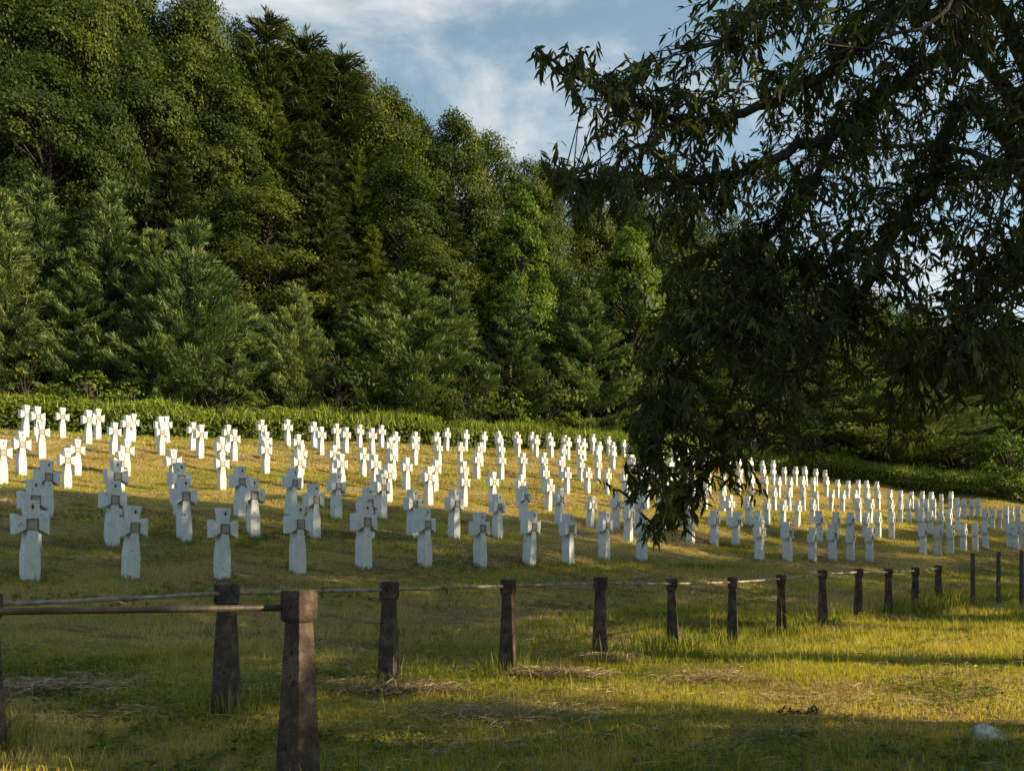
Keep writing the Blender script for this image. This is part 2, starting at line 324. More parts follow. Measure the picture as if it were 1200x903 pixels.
# ------------------------------------------------------------------ grass
def blades(n, y0, y1, hgt, wid, seg, seed, hay=0.0):
    g = np.random.default_rng(seed)
    y = np.sqrt(g.uniform(y0 ** 2, y1 ** 2, n)); x = g.uniform(-0.70, 0.70, n) * y + g.uniform(-1.2, 1.2, n)
    p_, s_ = ps(x, y)
    keep = np.ones(n, bool)
    # mown meadow: streaks along the rows
    streak = fbm(s_ * 0.16, p_ * 0.75, 11, 3); fine = fbm(x * 1.3, y * 1.3, 13, 3); patch = fbm(x * 0.35 + 4, y * 0.35, 17, 2)
    dens = 0.35 + 1.1 * np.clip(fine * 0.6 + (1 - streak) * 0.6 - 0.15, 0, 1)
    keep = g.uniform(0, 1, n) < dens
    x, y, p_, s_, streak, fine, patch = [a[keep] for a in (x, y, p_, s_, streak, fine, patch)]
    n = len(x); z = Hf(x, y)
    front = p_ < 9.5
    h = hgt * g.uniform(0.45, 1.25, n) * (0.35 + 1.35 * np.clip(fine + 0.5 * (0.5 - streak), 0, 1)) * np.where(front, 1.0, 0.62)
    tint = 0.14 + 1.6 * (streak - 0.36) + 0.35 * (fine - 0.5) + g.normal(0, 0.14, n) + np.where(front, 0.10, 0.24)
    dry = g.uniform(0, 1, n) < 0.10 + 0.35 * np.clip(streak - 0.5, 0, 1)
    tint = np.clip(tint + dry * g.uniform(0.15, 0.5, n), 0.02, 1)
    lean = g.uniform(0.15, 0.9, n) + dry * g.uniform(0, 1.2, n); az = g.uniform(0, 2 * math.pi, n)
    d = np.stack([np.cos(az), np.sin(az), np.zeros(n)], 1); side = np.stack([-np.sin(az), np.cos(az), np.zeros(n)], 1)
    fa = g.uniform(0, math.pi, n); side = np.stack([np.cos(fa), np.sin(fa), np.zeros(n)], 1)
    base = np.stack([x, y, z - 0.01], 1); up = np.array([0, 0, 1.0])
    wv = (wid * g.uniform(0.6, 1.4, n))[:, None]
    if seg == 2:
        mid = base + up * (h * 0.6)[:, None] + d * (h * lean * 0.25)[:, None]
        tip = base + up * (h * np.clip(1.0 - 0.35 * lean, 0.2, 1))[:, None] + d * (h * lean * 0.9)[:, None]
        v = np.stack([base - side * wv, base + side * wv, mid + side * wv * 0.8, mid - side * wv * 0.8, tip], 1).reshape(-1, 3)
        o_ = (np.arange(n) * 5)[:, None]; fs = [o_ + np.array([[0, 1, 2, 3]]), o_ + np.array([[3, 2, 4]])]; k = 5
    else:
        tip = base + up * h[:, None] + d * (h * lean * 0.7)[:, None]
        v = np.stack([base - side * wv, base + side * wv, tip], 1).reshape(-1, 3)
        o_ = (np.arange(n) * 3)[:, None]; fs = [o_ + np.array([[0, 1, 2]])]; k = 3
    return v, fs, np.repeat(tint, k)
def merge(parts):
    V = []; Fs = {}; T = []; off = 0
    for v, fs, t in parts:
        V.append(v); T.append(t)
        for f in fs: Fs.setdefault(f.shape[1], []).append(f + off)
        off += len(v)
    return np.concatenate(V), [np.concatenate(f) for f in Fs.values()], np.concatenate(T)
v, fs, t = merge([blades(5000, 2.6, 10, 0.16, 0.0026, 2, 26), blades(9000, 10, 18, 0.20, 0.0045, 2, 27), blades(165000, 2.6, 9, 0.068, 0.0028, 2, 21), blades(150000, 9, 17, 0.10, 0.0045, 1, 22),
                  blades(200000, 17, 34, 0.15, 0.009, 1, 23), blades(210000, 34, 66, 0.21, 0.019, 1, 24)])
tag(obj('meadow_grass', np_mesh('meadow_grass', v, fs, M['grass'], tint=t)), 'short mown grass covering the meadow and the grave field', 'grass', kind='stuff')

# hay left lying in the mown grass
def straws(n, pos, length, wid, seed, lift=0.03, jitter=0.35):
    g = np.random.default_rng(seed); x, y = pos
    n = len(x); z = Hf(x, y); az = g.normal(R(10), jitter * 2, n); L = length * g.uniform(0.4, 1.4, n)
    d = np.stack([np.cos(az), np.sin(az), g.normal(0, 0.18, n)], 1); s = np.stack([-np.sin(az), np.cos(az), g.normal(0, 0.5, n)], 1) * (wid * g.uniform(0.6, 1.3, n))[:, None]
    c = np.stack([x, y, z + lift * g.uniform(0.2, 1.5, n)], 1); bend = np.stack([np.zeros(n), np.zeros(n), g.uniform(0, 0.03, n)], 1)
    v = np.stack([c - d * L[:, None] / 2, c + s + bend, c + d * L[:, None] / 2, c - s + bend], 1).reshape(-1, 3)
    return v, [(np.arange(n) * 4)[:, None] + np.array([[0, 1, 2, 3]])], np.repeat(g.uniform(0, 1, n), 4)
g = np.random.default_rng(31)
parts = []
for n, y0, y1, k1 in ((90000, 3.0, 14, 1.0), (110000, 14, 28, 1.8), (110000, 28, 52, 3.0)):
    y = np.sqrt(g.uniform(y0 ** 2, y1 ** 2, n)); x = g.uniform(-0.7, 0.7, n) * y
    p_, s_ = ps(x, y); k = fbm(s_ * 0.22, p_ * 0.9, 41, 3); keep = (k > 0.54) & (g.uniform(0, 1, n) < (k - 0.48) * 4); x, y = x[keep], y[keep]
    parts.append(straws(0, (x, y), 0.15 * k1 ** 0.6, 0.0032 * k1, 32 + int(y1), 0.03 * k1 ** 0.7))
n = 2500; y = np.sqrt(g.uniform(3.0 ** 2, 14 ** 2, n)); x = g.uniform(-0.7, 0.7, n) * y; parts.append(straws(0, (x, y), 0.26, 0.0028, 33, 0.06))
for (px, py, rx, n) in ((470, 812, 0.55, 1500), (655, 796, 0.5, 1100), (710, 776, 0.35, 700), (40, 815, 0.7, 1200), (560, 840, 0.8, 500), (830, 800, 0.5, 500), (990, 738, 0.8, 800), (1040, 728, 0.7, 700)):
    zz = 1.17 * F / (py - HY); c = at(px, py, zz); x = c.x + g.normal(0, rx * .5, n); y = zz + g.normal(0, rx * .22, n); parts.append(straws(0, (x, y), 0.2, 0.0034, 34 + px, 0.075, 0.6))
tag(obj('cut_hay', np_mesh('cut_hay', *merge(parts)[:2], M['straw'], tint=merge(parts)[2])), 'loose strands of dry cut hay lying in the grass', 'hay', kind='stuff')

# unmown tufts around the fence posts
def tuft(n, cx, cy, r, h, wid, seed):
    g = np.random.default_rng(seed); rr = r * np.sqrt(g.uniform(0, 1, n)); a = g.uniform(0, 6.283, n); x = cx + rr * np.cos(a); y = cy + rr * np.sin(a); z = Hf(x, y)
    hh = h * g.uniform(0.4, 1.2, n); az = np.where(g.uniform(0, 1, n) < 0.6, a, g.uniform(0, 6.283, n)); ln = g.uniform(0.1, 0.7, n)
    d = np.stack([np.cos(az), np.sin(az), 0 * az], 1); fa = g.uniform(0, 3.14, n); s = np.stack([np.cos(fa), np.sin(fa), 0 * fa], 1) * (wid * g.uniform(0.6, 1.3, n))[:, None]
    b = np.stack([x, y, z - 0.01], 1); up = np.array([0, 0, 1.0])
    m1 = b + up * (hh * 0.55)[:, None] + d * (hh * ln * 0.2)[:, None]; tp = b + up * (hh * (1 - 0.3 * ln))[:, None] + d * (hh * ln)[:, None]
    v = np.stack([b - s, b + s, m1 + s * 0.8, m1 - s * 0.8, tp], 1).reshape(-1, 3); o_ = (np.arange(n) * 5)[:, None]
    return v, [o_ + np.array([[0, 1, 2, 3]]), o_ + np.array([[3, 2, 4]])], np.repeat(np.clip(g.normal(0.45, 0.25, n), 0, 1), 5)
parts = []
for i, (x, y) in enumerate(FENCE):
    big = {5: 1.0, 6: 0.6, 10: 1.0, 11: 1.7, 12: 2.0}.get(i, 0.55)
    parts.append(tuft(int(220 * big), x, y, 0.22 + 0.16 * big, 0.16 + 0.2 * big, 0.0035 + 0.0004 * y, 50 + i))
    if i >= 4: parts.append(tuft(90, x + 0.7 + 0.3 * math.sin(i * 7), y + 0.75, 0.6, 0.30, 0.0035 + 0.0004 * y, 80 + i))
parts.append(tuft(160, NEAR_POST[0], NEAR_POST[1], 0.3, 0.14, 0.003, 99))
for r in range(5):
    for px in ROWX[r]:
        z = row_depth(px, ROWP[r]); n = 70 if z < 26 else 40 if z < 40 else 0
        if n: parts.append(tuft(n, (px - 600) / F * z, z, 0.24, 0.13, 0.0028 + 0.0003 * z, 300 + px + r))
g = np.random.default_rng(91)
for px, py, n in ((1075, 712, 9), (1092, 706, 8), (793, 758, 6), (905, 742, 4), (712, 782, 4), (1050, 720, 4), (860, 752, 3)):
    zz = 1.17 * F / (py - HY); c = at(px, py, zz)
    for k in range(n): parts.append(tuft(3, c.x + g.normal(0, .3), zz + g.normal(0, .2), 0.05, g.uniform(0.45, 0.85), 0.0022 + 0.0003 * zz, int(900 + px + k)))
v, fs, t = merge(parts)
tag(obj('tall_grass', np_mesh('tall_grass', v, fs, M['tall_grass'], tint=t)), 'unmown grass tufts growing round the fence posts', 'grass', kind='stuff')

# low broad-leaved weeds in the lawn
def weeds(n, y0, y1, size, seed):
    g = np.random.default_rng(seed); y = np.sqrt(g.uniform(y0 ** 2, y1 ** 2, n)); x = g.uniform(-0.7, 0.7, n) * y
    k = fbm(x * 0.8, y * 0.8, 93, 3); keep = g.uniform(0, 1, n) < np.clip((k - 0.48) * 6, 0, 1); x, y = x[keep], y[keep]; n = len(x)
    m = 5; a = g.uniform(0, 6.283, (n, m)); x = (x[:, None] + 0.6 * size * np.cos(a)).ravel(); y = (y[:, None] + 0.6 * size * np.sin(a)).ravel(); a = a.ravel(); N_ = len(x)
    c = np.stack([x, y, Hf(x, y) + g.uniform(0.02, 0.055, N_)], 1); t = np.stack([np.cos(a), np.sin(a), g.uniform(0.1, 0.7, N_)], 1); t = unit(t); b = unit(np.cross(np.array([0, 0, 1.0])[None], t)); nn = np.cross(t, b)
    v, fs = scatter(np.array([[-0.5, 0, 0], [0.0, -0.30, 0.05], [0.5, 0, -0.08], [0.0, 0.30, 0.05]]), [np.array([[0, 1, 2, 3]])], c, t, b, nn, size * g.uniform(0.6, 1.3, N_))
    return v, fs, np.repeat(np.clip(g.normal(0.2, 0.12, N_), 0, 1), 4)
v, fs, t = merge([weeds(9000, 2.6, 9, 0.045, 94), weeds(9000, 9, 20, 0.065, 95)])
tag(obj('lawn_weeds', np_mesh('lawn_weeds', v, fs, M['tall_grass'], tint=t)), 'low broad-leaved weeds scattered through the mown grass', 'weeds', kind='stuff')

# ------------------------------------------------------------------ grave crosses
def cross_mesh():
    Hc = 1.2; h = [  # right half of the outline, bottom to top: (half width, height)
        (0.112, -0.08), (0.117, 0.10), (0.118, 0.42), (0.090, 0.63), (0.074, 0.780), (0.084, 0.805), (0.246, 0.718),
        (0.254, 1.052), (0.084, 0.972), (0.076, 0.995), (0.116, 1.265)]
    outl = [(a, b) for a, b in h] + [(-a, b) for a, b in reversed(h)]
    n = len(outl); depth = lambda z: 0.130 + 0.012 * max(0, 0.45 - z)
    v = [(a, -depth(b), b) for a, b in outl] + [(a, depth(b), b) for a, b in outl]
    f = [tuple(range(n)), tuple(range(2 * n - 1, n - 1, -1))] + [(i, i + n, (i + 1) % n + n, (i + 1) % n) for i in range(n)]
    # front and back as a fan of convex pieces so that the concave outline fills cleanly
    me = bpy.data.meshes.new('grave_cross'); me.from_pydata(v, [], f); me.materials.append(M['cross']); me.update()
    import bmesh
    bm = bmesh.new(); bm.from_mesh(me); bmesh.ops.recalc_face_normals(bm, faces=bm.faces)
    bm.to_mesh(me); bm.free(); bevel(me, 0.010, 2); return me
CROSS = cross_mesh()
mb = MB()
for s_ in (-1, 1): mb.add([(s_ * 0.078 + dx, dy, dz) for dx in (-.010, .010) for dy in (-.150, -.12) for dz in (-.088, .088)], [(0, 1, 3, 2), (4, 6, 7, 5), (0, 4, 5, 1), (2, 3, 7, 6), (0, 2, 6, 4), (1, 5, 7, 3)])
for s_ in (-1, 1): mb.add([(dx, dy, s_ * 0.079 + dz) for dx in (-.068, .068) for dy in (-.149, -.12) for dz in (-.009, .009)], [(0, 1, 3, 2), (4, 6, 7, 5), (0, 4, 5, 1), (2, 3, 7, 6), (0, 2, 6, 4), (1, 5, 7, 3)])
FRAME = mb.mesh('plaque_frame', M['plaque_frame'])
mb = MB(); mb.add([(dx, dy, dz) for dx in (-.068, .068) for dy in (-.139, -.12) for dz in (-.070, .070)], [(0, 1, 3, 2), (4, 6, 7, 5), (0, 4, 5, 1), (2, 3, 7, 6), (0, 2, 6, 4), (1, 5, 7, 3)])
PLATE = mb.mesh('name_plaque', M['plaque'])
for m_, nm in ((FRAME, 'f'), (PLATE, 'p')):
    pass
mb = MB(); pts = []
for k in range(12):
    a = 2 * math.pi * k / 12; pts.append((0.021 * math.cos(a), 0.036 * math.sin(a) + 0.008))
pts = [(x * (1.0 if z > 0 else 0.85), z) for x, z in pts]
mb.add([(x, -0.137, z) for x, z in pts] + [(x, -0.10, z) for x, z in pts], [tuple(range(12)), tuple(range(23, 11, -1))] + [(i, i + 12, (i + 1) % 12 + 12, (i + 1) % 12) for i in range(12)])
EMBLEM = mb.mesh('emblem', M['niche'])

ORD = ['first', 'second', 'third', 'fourth', 'fifth', 'sixth', 'seventh', 'eighth', 'ninth', 'tenth', 'eleventh', 'twelfth', 'thirteenth', 'fourteenth', 'fifteenth', 'sixteenth', 'seventeenth', 'eighteenth', 'nineteenth', 'twentieth', 'twenty-first', 'twenty-second', 'twenty-third', 'twenty-fourth', 'twenty-fifth', 'twenty-sixth', 'twenty-seventh', 'twenty-eighth', 'twenty-ninth', 'thirtieth'] + [f'thirty-{q}' for q in ('first', 'second', 'third', 'fourth', 'fifth', 'sixth', 'seventh', 'eighth', 'ninth')] + ['fortieth'] + [f'forty-{q}' for q in ('first', 'second', 'third', 'fourth', 'fifth', 'sixth', 'seventh', 'eighth', 'ninth')]
ROWNAME = ['front row nearest the fence', 'second row up from the fence', 'third row up from the fence', 'fourth row up from the fence', 'middle row, fifth from the fence', 'fourth row down from the hedge', 'third row down from the hedge', 'second row down from the hedge', 'back row along the hedge']
g = np.random.default_rng(77)
cross_xy = []
for r, xs in enumerate(ROWX):
    nl = nm_ = nr = 0
    for px in xs:
        p_ = ROWP[r] + g.normal(0, 0.10)
        z = row_depth(px, p_); x = (px - 600) / F * z
        o = bpy.data.objects.new('grave_cross', CROSS); link(o)
        o.location = (x, z, H1(x, z)); k = g.normal(1.0, 0.032)
        o.scale = (0.95 * k * g.normal(1, 0.012), 0.92 * k, k * g.normal(1.005, 0.015)); o.rotation_euler = (R(g.normal(0, 1.5)), R(g.normal(0, 1.3)), R(g.normal(49, 3.2)))
        cross_xy.append((x, z))
        light = 'shaded' if r < 3 and not (r == 2 and px > 850) else 'sunlit'
        if px < 728:
            lab = f'{light} white cross, {ORD[nl]} from the left in the {ROWNAME[r]}'; nl += 1
        elif px < 850 and r > 1 or px < 838 and r <= 1:
            lab = f'white cross partly behind the hanging leaves, {ORD[nm_]} from their left edge in the {ROWNAME[r]}'; nm_ += 1
            lab = lab.replace('partly behind the hanging leaves, ', 'behind the hanging leaves, ').replace(' from their left edge', ' one')
        else:
            lab = f'white cross, {ORD[nr]} right of the hanging leaves in the {ROWNAME[r]}'; nr += 1
        tag(o, lab, 'cross', 'white crosses of the ' + ROWNAME[r].split(',')[0])
        if z < 48:
            a = obj('name_plaque', PLATE, o, (0, 0, 0.888)); b_ = obj('plaque_frame', FRAME, a)
        if z < 30: obj('emblem', EMBLEM, o, (0, 0, 1.150))

# ------------------------------------------------------------------ fence of tapered stone posts
mb = MB(); mb.frustum(-0.12, 0.845, 0.178, 0.102); SHAFT = mb.mesh('post', M['post']); bevel(SHAFT, 0.008, 2)
mb = MB(); mb.frustum(0.822, 0.838, 0.116, 0.134); mb.frustum(0.8375, 0.976, 0.135, 0.138); mb.frustum(0.9755, 0.985, 0.136, 0.124); CAP = mb.mesh('cap', M['post']); bevel(CAP, 0.004, 1)
mb = MB()
for s_ in (-1, 1): mb.tube([(0.071, -0.05 * s_, 0.868), (0.074, 0, 0.912), (0.072, 0.05 * s_, 0.958)], 0.006, 5)
TIE = mb.mesh('wire_tie', M['wire'])
TOPH = 0.912
def make_post(fence, x, y, rz, tie=True):
    z = H1(x, y); o = obj('post', SHAFT, fence, (x, y, z)); o.rotation_euler = (R(random.gauss(0, .7)), R(random.gauss(0, .7)), rz)
    obj('cap', CAP, o)
    if tie: obj('wire_tie', TIE, o)
    return Vector((x, y, z + TOPH))
fence = tag(empty('post_and_rail_fence', (0, 0, 0)), 'long fence of tapered stone posts joined by a thin rail below the graves', 'fence')
tops = [make_post(fence, x, y, R(-16 + random.gauss(0, 2)), i != 0) for i, (x, y) in enumerate(FENCE)]
for i in range(len(tops) - 1):
    a, b = tops[i], tops[i + 1]; mb = MB(); m_ = 7; off = Vector((0.02, -0.02, 0))
    pts = [a.lerp(b, k / m_) + Vector((0, 0, -0.003 * math.sin(math.pi * k / m_) + random.gauss(0, 0.0008))) for k in range(m_ + 1)]
    mb.tube(pts, [0.0165 + random.gauss(0, 0.0006) for _ in pts], 7); obj('rail', mb.mesh('rail', M['rail'], True), fence)
    # a strand of wire wound along the rail with a knot in it
    mb = MB(); ph = random.random() * 6
    q_ = [a.lerp(b, k / 40) + Vector((0, 0, -0.012 * math.sin(math.pi * k / 40))) for k in range(41)]
    c = q_[int(12 + 16 * random.random())]
    for k in range(4): mb.tube([c + Vector((random.gauss(0, .03), random.gauss(0, .02), random.gauss(0, .02))) for _ in range(4)], 0.0035, 4)
    obj('wire_knot', mb.mesh('wire', M['wire']), fence)
near = tag(empty('rail_barrier', (0, 0, 0)), 'nearest stone post with a thick dark rail running off to the left', 'fence')
a = make_post(near, *NEAR_POST, R(-30), False) + Vector((0, 0, 0.05)); near.children[0].scale = (1.03, 1.03, 1.062)
lx, ly = at(-330, 700, 3.75).x, 3.75
b = make_post(near, lx, ly, R(-10), False)
mb = MB(); mb.tube([b, b.lerp(a, 0.3) + Vector((0, 0, -.006)), b.lerp(a, 0.65) + Vector((0, 0, -.008)), a + Vector((0, 0, -0.012))], 0.018, 10); obj('rail', mb.mesh('rail', M['pipe'], True), near)
# thin wire fence on the right
wf = tag(empty('wire_fence', (0, 0, 0)), 'low fence of thin dark metal posts with strung wire at the right edge', 'fence')
wt = []
for px, z in ((1140, 20.0), (1170, 20.6), (1197, 21.2), (1226, 21.8), (1258, 22.4)):
    c = at(px, 0, z); e = H1(c.x, z); hgt = at(px, 648 - (px - 1140) * 0.05, z).z - e
    mb = MB(); mb.frustum(-0.1, hgt, 0.075, 0.065); mb.frustum(hgt, hgt + 0.012, 0.066, 0.05)
    obj('post', mb.mesh('post', M['thin_post']), wf, (c.x, z, e)); wt.append(Vector((c.x, z, e + hgt - 0.05)))
for a, b in zip(wt[:-1], wt[1:]):
    mb = MB(); mb.tube([a.lerp(b, k / 6) + Vector((0, 0, -0.035 * math.sin(math.pi * k / 6))) for k in range(7)], 0.016, 5); obj('wire', mb.mesh('wire', M['rail'], True), wf)
a, b = tops[-1], wt[0] + Vector((0, 0, -0.30))
mb = MB(); mb.tube([a, a.lerp(b, .3) + Vector((0, 0, -.06)), a.lerp(b, .7) + Vector((0, 0, -.03)), b], 0.013, 5); obj('wire', mb.mesh('wire', M['rail'], True), wf)

# ------------------------------------------------------------------ hedge
def leaf_quads(c, n_dir, size, seed, tint, droop=0.3):
    """bent leaf sprays: c centres, n_dir preferred normals"""
    g = np.random.default_rng(seed); n = len(c)
    nn = unit(n_dir + g.normal(0, 0.38, (n, 3))); t = unit(np.cross(nn, g.normal(0, 1, (n, 3)))); t[:, 2] -= droop; t = unit(t)
    b = unit(np.cross(nn, t)); nn = np.cross(t, b)
    tv = np.array([[-0.5, 0, 0], [0.0, -0.34, 0.07], [0.5, 0, -0.06], [0.0, 0.34, 0.07]])
    s = size * g.uniform(0.6, 1.35, n)
    v, fs = scatter(tv, [np.array([[0, 1, 2, 3]])], c, t, b, nn, s)
    return v, fs, np.repeat(tint, 4)
g = np.random.default_rng(5)
hp = np.array([[a[0], a[1]] for a in hedge_pts]); hp[:, 1] += 1.0; hp = np.vstack([hp, hp[-1] + [14, -2]])
seg = np.linalg.norm(np.diff(hp, axis=0), axis=1); cum = np.concatenate([[0], np.cumsum(seg)])
n = 85000; u_ = g.uniform(0, cum[-1], n)
cx = np.interp(u_, cum, hp[:, 0]); cyy = np.interp(u_, cum, hp[:, 1])
across = g.uniform(-0.9, 0.9, n); bump_ = fbm(u_ * 0.5, u_ * 0 + 2, 71, 3)
top_h = (1.0 + 0.75 * bump_ + 0.45 * fbm(u_ * 1.7, across * 1.5 + 9, 75, 3)) * np.sqrt(np.clip(1 - (across / 1.0) ** 2 * 0.75, 0, 1))
hgt = np.where(g.uniform(0, 1, n) < 0.5, top_h * g.uniform(0.86, 1.03, n), top_h * g.uniform(0, 1, n) ** 0.8)
c = np.stack([cx + across * 0.35, cyy + across * 0.9, Hf(cx, cyy) + hgt], 1)
nd = np.stack([0.2 + 0 * u_, across * 0.8 - 0.3, 0.3 + hgt / 1.6], 1)
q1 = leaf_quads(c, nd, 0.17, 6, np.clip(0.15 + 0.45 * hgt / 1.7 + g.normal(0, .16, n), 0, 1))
# upright grass and shoots standing out of its top
n = 44000; u_ = g.uniform(0, cum[-1], n); cx = np.interp(u_, cum, hp[:, 0]) + g.normal(0, .2, n); cyy = np.interp(u_, cum, hp[:, 1]) + g.uniform(-0.7, 1.4, n)
bump_ = fbm(u_ * 0.5, u_ * 0 + 2, 71, 3); patchy = fbm(u_ * 0.9, cyy * 0.6, 78, 3); z0 = Hf(cx, cyy) + (1.1 + 0.75 * bump_) * g.uniform(0.55, 0.95, n); hh = g.uniform(0.2, 0.75, n) * (0.45 + 1.6 * np.clip(patchy - 0.25, 0, 1))
fa = g.uniform(0, 3.14, n); s = np.stack([np.cos(fa), np.sin(fa), 0 * fa], 1) * 0.030; b0 = np.stack([cx, cyy, z0], 1); tip = b0 + np.stack([g.normal(0, .16, n), g.normal(0, .12, n), hh], 1)
q2 = (np.stack([b0 - s, b0 + s, tip], 1).reshape(-1, 3), [(np.arange(n) * 3)[:, None] + np.array([[0, 1, 2]])], np.repeat(np.clip(g.normal(.66, .22, n), 0, 1), 3))
hedge = tag(empty('hedge', (0, 45, H1(0, 45))), 'long low overgrown hedge running behind the back row of crosses', 'hedge')
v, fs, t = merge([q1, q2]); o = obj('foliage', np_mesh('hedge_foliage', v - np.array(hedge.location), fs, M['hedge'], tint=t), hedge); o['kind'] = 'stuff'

# ------------------------------------------------------------------ forest
def add_limb(mb, a, b, r0, r1, sag=0.0, k=4, sides=5, wob=0.06):
    a = np.array(a, float); b = np.array(b, float); L = np.linalg.norm(b - a); pts = []; rr = []
    for i in range(k + 1):
        t = i / k; q = a + (b - a) * t; q[2] += sag * 4 * t * (1 - t) * L
        if 0 < i < k: q += np.random.default_rng(int(abs(q[0] * 991 + q[1] * 77 + q[2] * 13)) % 100000).normal(0, wob * L * 0.3, 3)
        pts.append(tuple(q)); rr.append(r0 + (r1 - r0) * t)
    mb.tube(pts, rr, sides, cap=False)
def broad_tree(seed, Ht=16.0, rad=4.2, base=0.16, nclump=135, per=330, leaf=0.165, lean=0.0, droop=0.45):
    g = np.random.default_rng(seed)
    mb = MB(); tp = [(0, 0, -0.6)]; rr = [0.34]
    for i in range(1, 9):
        t = i / 8; tp.append((lean * t * 2 + g.normal(0, .10), g.normal(0, .10), Ht * 0.9 * t)); rr.append(0.28 * (1 - t) ** 0.8 + 0.03)
    mb.tube(tp, rr, 8)
    lobes = [(g.uniform(0, 6.283), g.uniform(0.2, 0.95), g.uniform(0.35, 1)) for _ in range(9)]
    C = []; N_ = []; T = []
    for i in range(nclump):
        t = base + (1 - base) * g.uniform(0, 1) ** 0.85; a = g.uniform(0, 6.283)
        prof = math.sin(math.pi * min(1, max(0.02, (t - base * 0.6) / (1 - base * 0.6))) ** 0.8) ** 0.65
        lob = 0.72 + 0.42 * max([max(0, math.cos(a - la)) ** 3 * max(0, 1 - abs(t - lt) * 3.2) * ls for la, lt, ls in lobes])
        rr_ = rad * prof * lob * g.uniform(0.55, 1.0) ** 0.5
        cc = np.array([rr_ * math.cos(a) + lean * t * 2, rr_ * math.sin(a), Ht * t * g.uniform(0.96, 1.02)])
        add_limb(mb, (lean * t * 2, 0, max(0.6, cc[2] - rr_ * 0.55 - 0.4)), cc, 0.07, 0.015, 0.05)
        cr_ = g.uniform(0.4, 1.15) * rad / 4.2 * 1.1
        m = int(per * cr_ ** 2); d = unit(g.normal(0, 1, (m, 3))); d[:, 2] = np.abs(d[:, 2]) * 0.9 - 0.25
        ell = np.array([1.25, 1.25, 0.85]) * cr_
        pos = cc + d * ell * g.uniform(0.25, 1.15, (m, 1)) ** 0.7 + g.normal(0, 0.15 * cr_, (m, 3))
        pos[:, 2] -= 0.16 * ((pos[:, 0] - cc[0]) ** 2 + (pos[:, 1] - cc[1]) ** 2) / cr_
        C.append(pos); out = unit(np.array([cc[0], cc[1], 0.3 * rr_ + .2])[None]); N_.append(d * 0.8 + out * 0.5 + np.array([0, 0, .45]))
        T.append(np.full(m, g.uniform(0.08, 0.85)) + g.normal(0, .12, m) + 0.12 * d[:, 2])
    C = np.concatenate(C); v, fs, t = leaf_quads(C, np.concatenate(N_), leaf, seed + 1, np.clip(np.concatenate(T), 0, 1), droop)
    return mb, (v, fs, t)
def conifer_tree(seed, Ht=9.0, rad=2.1, whorl=0.62, base=0.05, up=0.25, tuftlen=0.21, per=25, sparse=0.08, hang=0.0, nb=7):
    g = np.random.default_rng(seed); mb = MB()
    mb.tube([(0, 0, -0.5), (g.normal(0, .05), g.normal(0, .05), Ht * 0.5), (0, 0, Ht * 0.97)], [0.012 * Ht + .03, 0.008 * Ht + .01, 0.012], 7)
    B = []; D = []; T = []
    z = Ht * base + 0.2
    while z < Ht * 0.985:
        t = z / Ht; r_ = rad * (1 - t) ** 0.78 * (0.55 + 0.45 * min(1, (t - base + .04) / 0.22)) + 0.10
        k = nb if t < 0.8 else max(3, nb - 2)
        a0 = g.uniform(0, 6.283)
        for j in range(k):
            if g.uniform() < sparse: continue
            a = a0 + 6.283 * j / k + g.normal(0, .22); L = r_ * g.uniform(0.6, 1.12); upk = up + 0.9 * max(0, t - 0.72) + g.normal(0, .08)
            d = np.array([math.cos(a), math.sin(a), 0])
            m = max(4, int(L / 0.11)); q = np.linspace(0.12, 1, m)
            pts = np.array([0, 0, z]) + d[None] * (L * q)[:, None] + np.array([0, 0, 1.0])[None] * (L * (upk * q + 0.25 * q ** 2 - hang * q * 0.9))[:, None]
            add_limb(mb, (0, 0, z), pts[-1], 0.010 + 0.010 * L, 0.004, 0, 2, 3, 0.0)
            base_t = g.uniform(0.25, 0.72)
            if hang == 0:
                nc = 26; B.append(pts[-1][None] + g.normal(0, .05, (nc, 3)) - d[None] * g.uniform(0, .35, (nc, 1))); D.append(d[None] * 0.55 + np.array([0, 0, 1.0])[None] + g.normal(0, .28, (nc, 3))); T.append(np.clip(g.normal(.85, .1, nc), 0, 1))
            for i in range(m):
                w_ = 0.35 * L * (1 - 0.65 * q[i]) * (q[i] ** 0.3)
                c_ = pts[i][None] + np.stack([-d[1], d[0], 0])[None] * g.uniform(-1, 1, (per, 1)) * w_ + g.normal(0, .05, (per, 3))
                B.append(c_); dd = d[None] * (0.55 + 0.5 * q[i]) + np.array([0, 0, 0.55 + 0.5 * max(0, t - 0.6) - hang * 1.2])[None] + g.normal(0, .42, (per, 3)); D.append(dd)
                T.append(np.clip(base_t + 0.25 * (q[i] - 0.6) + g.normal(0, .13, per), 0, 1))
        z += whorl * g.uniform(0.75, 1.25) * (1 - 0.35 * t)
    # leader
    c_ = np.stack([g.normal(0, .02, 40), g.normal(0, .02, 40), g.uniform(Ht * .93, Ht, 40)], 1); B.append(c_); D.append(np.stack([g.normal(0, .35, 40), g.normal(0, .35, 40), np.ones(40)], 1)); T.append(np.full(40, .6))
    B = np.concatenate(B); D = unit(np.concatenate(D)); T = np.concatenate(T); n = len(B)
    S = unit(np.cross(D, g.normal(0, 1, (n, 3)))); Nn = np.cross(D, S)
    tv = np.array([[0, -0.06, 0], [0, 0.06, 0], [0.62, 0.055, 0.03], [1, 0, 0.0], [0.62, -0.055, 0.03]])
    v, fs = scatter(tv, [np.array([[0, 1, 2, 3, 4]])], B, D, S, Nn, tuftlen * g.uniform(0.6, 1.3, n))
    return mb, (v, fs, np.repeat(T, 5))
PROTO = {}
